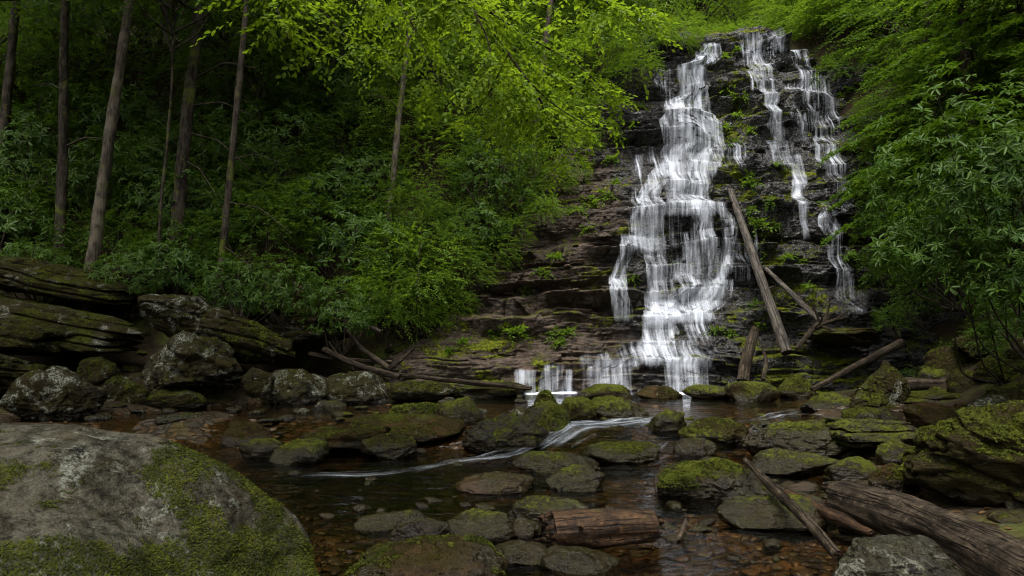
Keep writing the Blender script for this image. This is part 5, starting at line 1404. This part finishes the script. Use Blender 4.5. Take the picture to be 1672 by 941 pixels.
# shrubs of the right bank
for i, (px, py, Y, s_, kind) in enumerate([(1345, 60, 25.5, .9, 'SH'), (1380, 130, 23.5, .9, 'SH'), (1440, 190, 21.5, .9, 'SH'), (1460, 240, 20.5, .9, 'SH'), (1465, 290, 19.0, .9, 'SH'), (1500, 330, 17.0, 1.0, 'RH'), (1560, 400, 14.5, 1.0, 'RH'), (1470, 420, 18.0, .9, 'SH'), (1500, 480, 15.5, .55, 'SH'), (1690, 470, 10.5, .9, 'RH'), (1640, 330, 14.0, 1.2, 'RH'), (1560, 230, 18.0, 1.2, 'RH'), (1460, 515, 17.2, .45, 'SH'), (1370, 20, 28, 1.2, 'SH'), (1310, 50, 27.0, .7, 'SH'), (1270, 40, 27.5, .7, 'SH'), (1200, 50, 28.0, .8, 'SH'), (1160, 60, 27.5, .7, 'SH'), (1440, 340, 19.5, .8, 'SH')]):
    b = P(px, py, Y); gz = tz(b.x, b.y)
    z_ = gz if b.z - gz < 1.0 * s_ else b.z - .8 * s_
    k = RH[i % 3] if kind == 'RH' else (SH + SHS)[i % 5]
    if Y > 25: lab, grp = 'green shrub on the rim at the top of the falls', 'shrubs on the rim of the falls'
    elif kind == 'RH': lab, grp = 'dark rhododendron behind the big right-hand rhododendron', 'dark rhododendrons of the right bank'
    else: lab, grp = 'deep green shrub in the growth along the right side of the cliff', 'shrubs of the right bank'
    put('rhododendron' if kind == 'RH' else 'shrub', lab, 'shrub', [('foliage', k[0], 'rhodo' if kind == 'RH' else ('fresh' if Y > 25 else 'deep')), ('stems', k[1], 'twig')], (b.x, b.y, z_ - .3 * s_), i * 1.3, s_, grp)

for i, (px, py, Y, s_) in enumerate([(1560, 520, 14.0, .36), (1625, 525, 13.0, .42), (1690, 530, 12.0, .45), (1660, 545, 11.5, .34), (1500, 520, 15.0, .30)]):
    b = P(px, py, Y); gz = tz(b.x, b.y); k = (SH + SHS)[i % 5]
    put('shrub', 'low dark leafy shrub on the shaded ground under the right-hand rhododendron', 'shrub', [('foliage', k[0], 'deep'), ('stems', k[1], 'twig')], (b.x, b.y, gz - .2), i * 1.9, s_ * 1.1, 'low shrubs under the rhododendron')

# the big rhododendron on the right, near enough to see every leaf
def hero_rhodo(label, cx, cy, Y, rx, ry, rz, n, seed, base, ns=8):
    rs_ = np.random.RandomState(seed)
    c_ = P(cx, cy, Y)
    t_, v = dome_points(n, rs_, rx, ry, rz, 0, seed, .75, -.75)
    t_ = t_ + np.array(c_)
    b = Vector(base); b.z = tz(b.x, b.y) - .1
    out = v * .7 + np.array([0, -.15, .7]) + rs_.normal(0, .28, v.shape)
    V, F, R_ = rosettes(t_, out, rs_, 9, (.085, .155), .25, .2)
    o = empty('rhododendron', tuple(b)); tag(o, label, 'shrub')
    add_mesh('foliage', mk('foliage', V - np.array(b), F, R_), M['rhodo'], o)
    S_, SF, SU = stems_geo(t_ - np.array(b), rs_, ns, .022, .006, (0, 0, 0), .12)
    add_mesh('stems', mk('stems', S_, SF, uv=SU, smooth=True), M['bark'], o)
    return o


hero_rhodo('big glossy rhododendron with whorled long leaves filling the right side', 1612, 275, 9.0, 1.35, 1.2, 1.25, 760, 5, (8.4, 10.8, 0))
hero_rhodo('lower glossy rhododendron bough reaching left over the bank below the big one', 1530, 405, 9.8, .95, .9, .72, 400, 6, (8.2, 11.4, 0), 3)
hero_rhodo('shaded rhododendron bush at the right edge under the big glossy one', 1670, 440, 8.8, .9, .9, .65, 260, 7, (8.3, 9.6, 0), 2)

# the beech whose bright boughs hang into the top of the view
rs_ = np.random.RandomState(99)
bb = Vector((-8.6, 7.2, tz(-8.6, 7.2) - .2))
be = empty('beech_tree', tuple(bb)); tag(be, 'beech whose sunlit yellow-green boughs hang into the top middle of the view', 'tree')
off = np.array(bb)
fork = Vector((-7.6, 7.6, 6.0))
parts = [tube([bb, bb + Vector((.2, .1, 2.5)), fork, Vector((-6.5, 8.2, 10.5))], [.30, .25, .21, .10], 14, .1, 3, step=.15)[:3]]
V, Fq, U = join(parts); add_mesh('trunk', mesh_np('trunk', V - off, Fq, uv=U), M['bark_pale'], be)
BR = [([(300, -130, 7.6), (545, -45, 7.4), (770, 0, 7.4), (830, 88, 7.5), (880, 160, 7.6), (965, 208, 7.8)], .055),
      ([(545, -45, 7.4), (760, -5, 7.2), (802, 70, 7.2), (798, 145, 7.2)], .032),
      ([(300, -130, 7.6), (500, -60, 8.2), (640, -20, 8.4), (690, 70, 8.4), (720, 150, 8.5)], .04),
      ([(300, -130, 7.6), (430, -50, 7.6), (530, 20, 7.5), (590, 90, 7.5)], .04),
      ([(545, -45, 7.4), (860, -50, 7.8), (990, 0, 7.9), (1050, 50, 8.0)], .04),
      ([(770, 0, 7.4), (860, 60, 8.0), (950, 110, 8.3), (1005, 165, 8.4)], .03),
      ([(430, -50, 7.6), (450, 10, 7.1), (470, 60, 7.0)], .025),
      ([(830, 88, 7.5), (800, 150, 7.9), (770, 195, 8.2)], .02),
      ([(880, 160, 7.6), (900, 210, 8.2), (930, 250, 8.4)], .018),
      ([(640, -20, 8.4), (760, 20, 9.0), (850, 110, 9.3), (900, 180, 9.4)], .03),
      ([(500, -60, 8.2), (560, -10, 8.8), (650, 40, 9.2), (700, 130, 9.2)], .03)]
lp = []
seeds, dirs_ = [], []
first = P(300, -130, 7.6)
lp.append(tube([fork, (fork + first) / 2 + Vector((0, 0, .3)), first], [.11, .085, .06], 9, .1, 1, step=.12)[:3])
for pts, rad in BR:
    W = [P(*q) for q in pts]
    lp.append(tube(W, np.linspace(rad * .5, .005, len(W)), 7, .12, len(lp), step=.06)[:3])
    w_ = np.array([tuple(q) for q in W]); s_ = np.concatenate([[0], np.cumsum(np.linalg.norm(np.diff(w_, axis=0), axis=1))])
    nsp = int(s_[-1] * 11)
    f_ = rs_.uniform(.12 * s_[-1], s_[-1], nsp)
    q_ = np.stack([np.interp(f_, s_, w_[:, i]) for i in range(3)], 1)
    dv = unit(np.stack([np.interp(f_ + .1, s_, w_[:, i]) - np.interp(f_ - .1, s_, w_[:, i]) for i in range(3)], 1))
    keep = q_[:, 2] < 6.2
    lat = rs_.normal(size=(nsp, 3)) * np.array([1, .9, .25])
    seeds.append(q_[keep]); dirs_.append((dv * .6 + unit(lat) * .9 + np.array([.12, 0, -.10]))[keep])
    # second order twigs carry more sprays outwards
    for g_ in (.25, .5, .8):
        e = q_ + unit(lat) * rs_.uniform(.15, .75, nsp)[:, None] * g_ + np.array([0, 0, -.10 * g_])
        seeds.append(e[keep]); dirs_.append((unit(lat) * .9 + dv * .4 + rs_.normal(0, .3, (nsp, 3)) * np.array([1, 1, .3]) + np.array([.1, 0, -.08]))[keep])
V, Fq, U = join(lp); add_mesh('boughs', mesh_np('boughs', V - off, Fq, uv=U), M['twig'], be)
sd, di = np.concatenate(seeds), np.concatenate(dirs_)
V, F, R_ = sprays(sd, di, rs_, 10, .40, (.045, .09), .54, 'hex', .4, .28)
add_mesh('leaves', mk('leaves', V - off, F, R_), M['bright'], be)
k = CR[1]
for (cx_, cy_, cz_, s_) in [(-6.4, 8.0, 10.6, 1.5), (-9.5, 6.0, 9.5, 1.2)]:
    c = bpy.data.objects.new('crown', k[0]); col.objects.link(c); c.parent = be; c.location = Vector((cx_, cy_, cz_)) - bb; c.scale = (s_,) * 3
    c.material_slots[0].link = 'OBJECT'; c.material_slots[0].material = M['bright']

# bright leafy twig at the upper right
h_ = P(1600, -60, 13.0)
o = trunk_tree('young beech with a light yellow-green crown at the top right corner', (h_.x + 2.6, h_.y + .5, tz(h_.x + 2.6, h_.y + .5)), (h_.x + .9, h_.y, h_.z - .5), .11, 'bark', 1, 'bright', .55, 1.0, seed=71)

# --- unseen trees added round the viewpoint to shade the near bank and left side
for i, (x_, y_, z_, s_, lab) in enumerate([(-11.5, 11.0, 9.5, 1.8, 'tall shade tree added on the left bank, out past the ledge pile'), (-7.5, 1.0, 8.5, 1.7, 'shade tree added on the near left bank beside the huge boulder'), (-3.5, -4.5, 9.0, 1.6, 'shade tree added just behind the viewpoint on the left'), (4.5, -5.0, 9.0, 1.5, 'shade tree added just behind the viewpoint on the right'), (9.8, 3.0, 8.5, 1.5, 'shade tree added on the near right bank beside the great tilted boulder'), (12.0, 10.5, 10.0, 1.5, 'shade tree added on the right bank behind the glossy rhododendron'), (-15.5, 17.5, 11.5, 1.9, 'shade tree added at the foot of the dark left woods')]):
    trunk_tree(lab, (x_, y_, tz(x_, y_)), (x_ * .93, y_, z_), .24, 'bark', i, 'deep', s_, 1.0, seed=90 + i)

# last year's leaves on the stream bed and banks
r = np.random.RandomState(404); n = 1500
px = r.uniform(0, 1650, n); py = r.uniform(620, 945, n)
q_ = []
for k in range(n):
    dx, dy, dz = ray(px[k], py[k]); t_ = (0.0 - CAMZ) / dz; q_.append((float(dx * t_), float(dy * t_)))
q_ = np.array(q_); q_ = q_[q_[:, 1] < 17]; n = len(q_)
pz = terrain(q_[:, 0], q_[:, 1]) + .012
d = r.normal(size=(n, 3)) * np.array([1, 1, .12]); nn_ = np.array([0, 0, 1.0]) + r.normal(0, .25, (n, 3))
V, F, R_ = leaf_geo(np.stack([q_[:, 0], q_[:, 1], pz], 1), d, nn_, r.uniform(.05, .10, n), r.uniform(.03, .05, n), r.rand(n), 'hex', .1, .2)
M['litter'] = leaf_mat('dead_leaves', (0.050, 0.026, 0.010), (0.16, 0.080, 0.026), (0.10, 0.05, 0.015), 0.15, 0.5, 0.3)
tag(add_mesh('fallen_leaves', mk('fallen_leaves', V, F, R_), M['litter']), kind='stuff')
EXPOSURE = 1.48

# ------------------------------------------------------------------ light, camera
SUN_EL, SUN_AZ = 64.0, 200.0      # degrees; azimuth clockwise from +Y (the way the camera looks)
w = bpy.data.worlds.new('World'); scene.world = w; w.use_nodes = True
nt = w.node_tree; bg = nt.nodes['Background']
sky = nt.nodes.new('ShaderNodeTexSky'); sky.sky_type = 'NISHITA'; sky.sun_disc = False
sky.sun_elevation = R(SUN_EL); sky.sun_rotation = R(SUN_AZ); sky.air_density = 1.0; sky.dust_density = 5.0; sky.ozone_density = 1.0
hs = nt.nodes.new('ShaderNodeHueSaturation'); hs.inputs['Saturation'].default_value = 0.18
nt.links.new(sky.outputs[0], hs.inputs['Color']); nt.links.new(hs.outputs[0], bg.inputs['Color'])
bg.inputs['Strength'].default_value = 0.15
sl = bpy.data.lights.new('sun', 'SUN'); sl.energy = 1.5; sl.angle = R(25); sl.color = (1.0, 0.96, 0.88)
so = bpy.data.objects.new('sun', sl); col.objects.link(so)
d = Vector((math.sin(R(SUN_AZ)) * math.cos(R(SUN_EL)), math.cos(R(SUN_AZ)) * math.cos(R(SUN_EL)), math.sin(R(SUN_EL))))
so.rotation_euler = d.to_track_quat('Z', 'Y').to_euler(); so.location = d * 60

cam = bpy.data.cameras.new('camera'); cam.sensor_width = 36; cam.lens = 36 * FPX / 1672.0; cam.clip_start = 0.05; cam.clip_end = 600
co = bpy.data.objects.new('camera', cam); col.objects.link(co)
co.location = (0, 0, CAMZ); co.rotation_euler = (math.pi / 2 + PITCH, 0, 0)
scene.camera = co
scene.view_settings.view_transform = 'Standard'; scene.view_settings.look = 'None'
scene.view_settings.exposure = EXPOSURE; scene.view_settings.gamma = 1.0; scene.view_settings.use_curve_mapping = False
scene.render.engine = 'CYCLES'
cy = scene.cycles
cy.max_bounces = 7; cy.diffuse_bounces = 3; cy.glossy_bounces = 3; cy.transmission_bounces = 4; cy.transparent_max_bounces = 16
cy.caustics_reflective = False; cy.caustics_refractive = False; cy.sample_clamp_indirect = 4.0
cy.use_adaptive_sampling = True; cy.adaptive_threshold = 0.018
cy.use_denoising = True
cy.pixel_filter_type = 'BLACKMAN_HARRIS'; cy.filter_width = 1.1
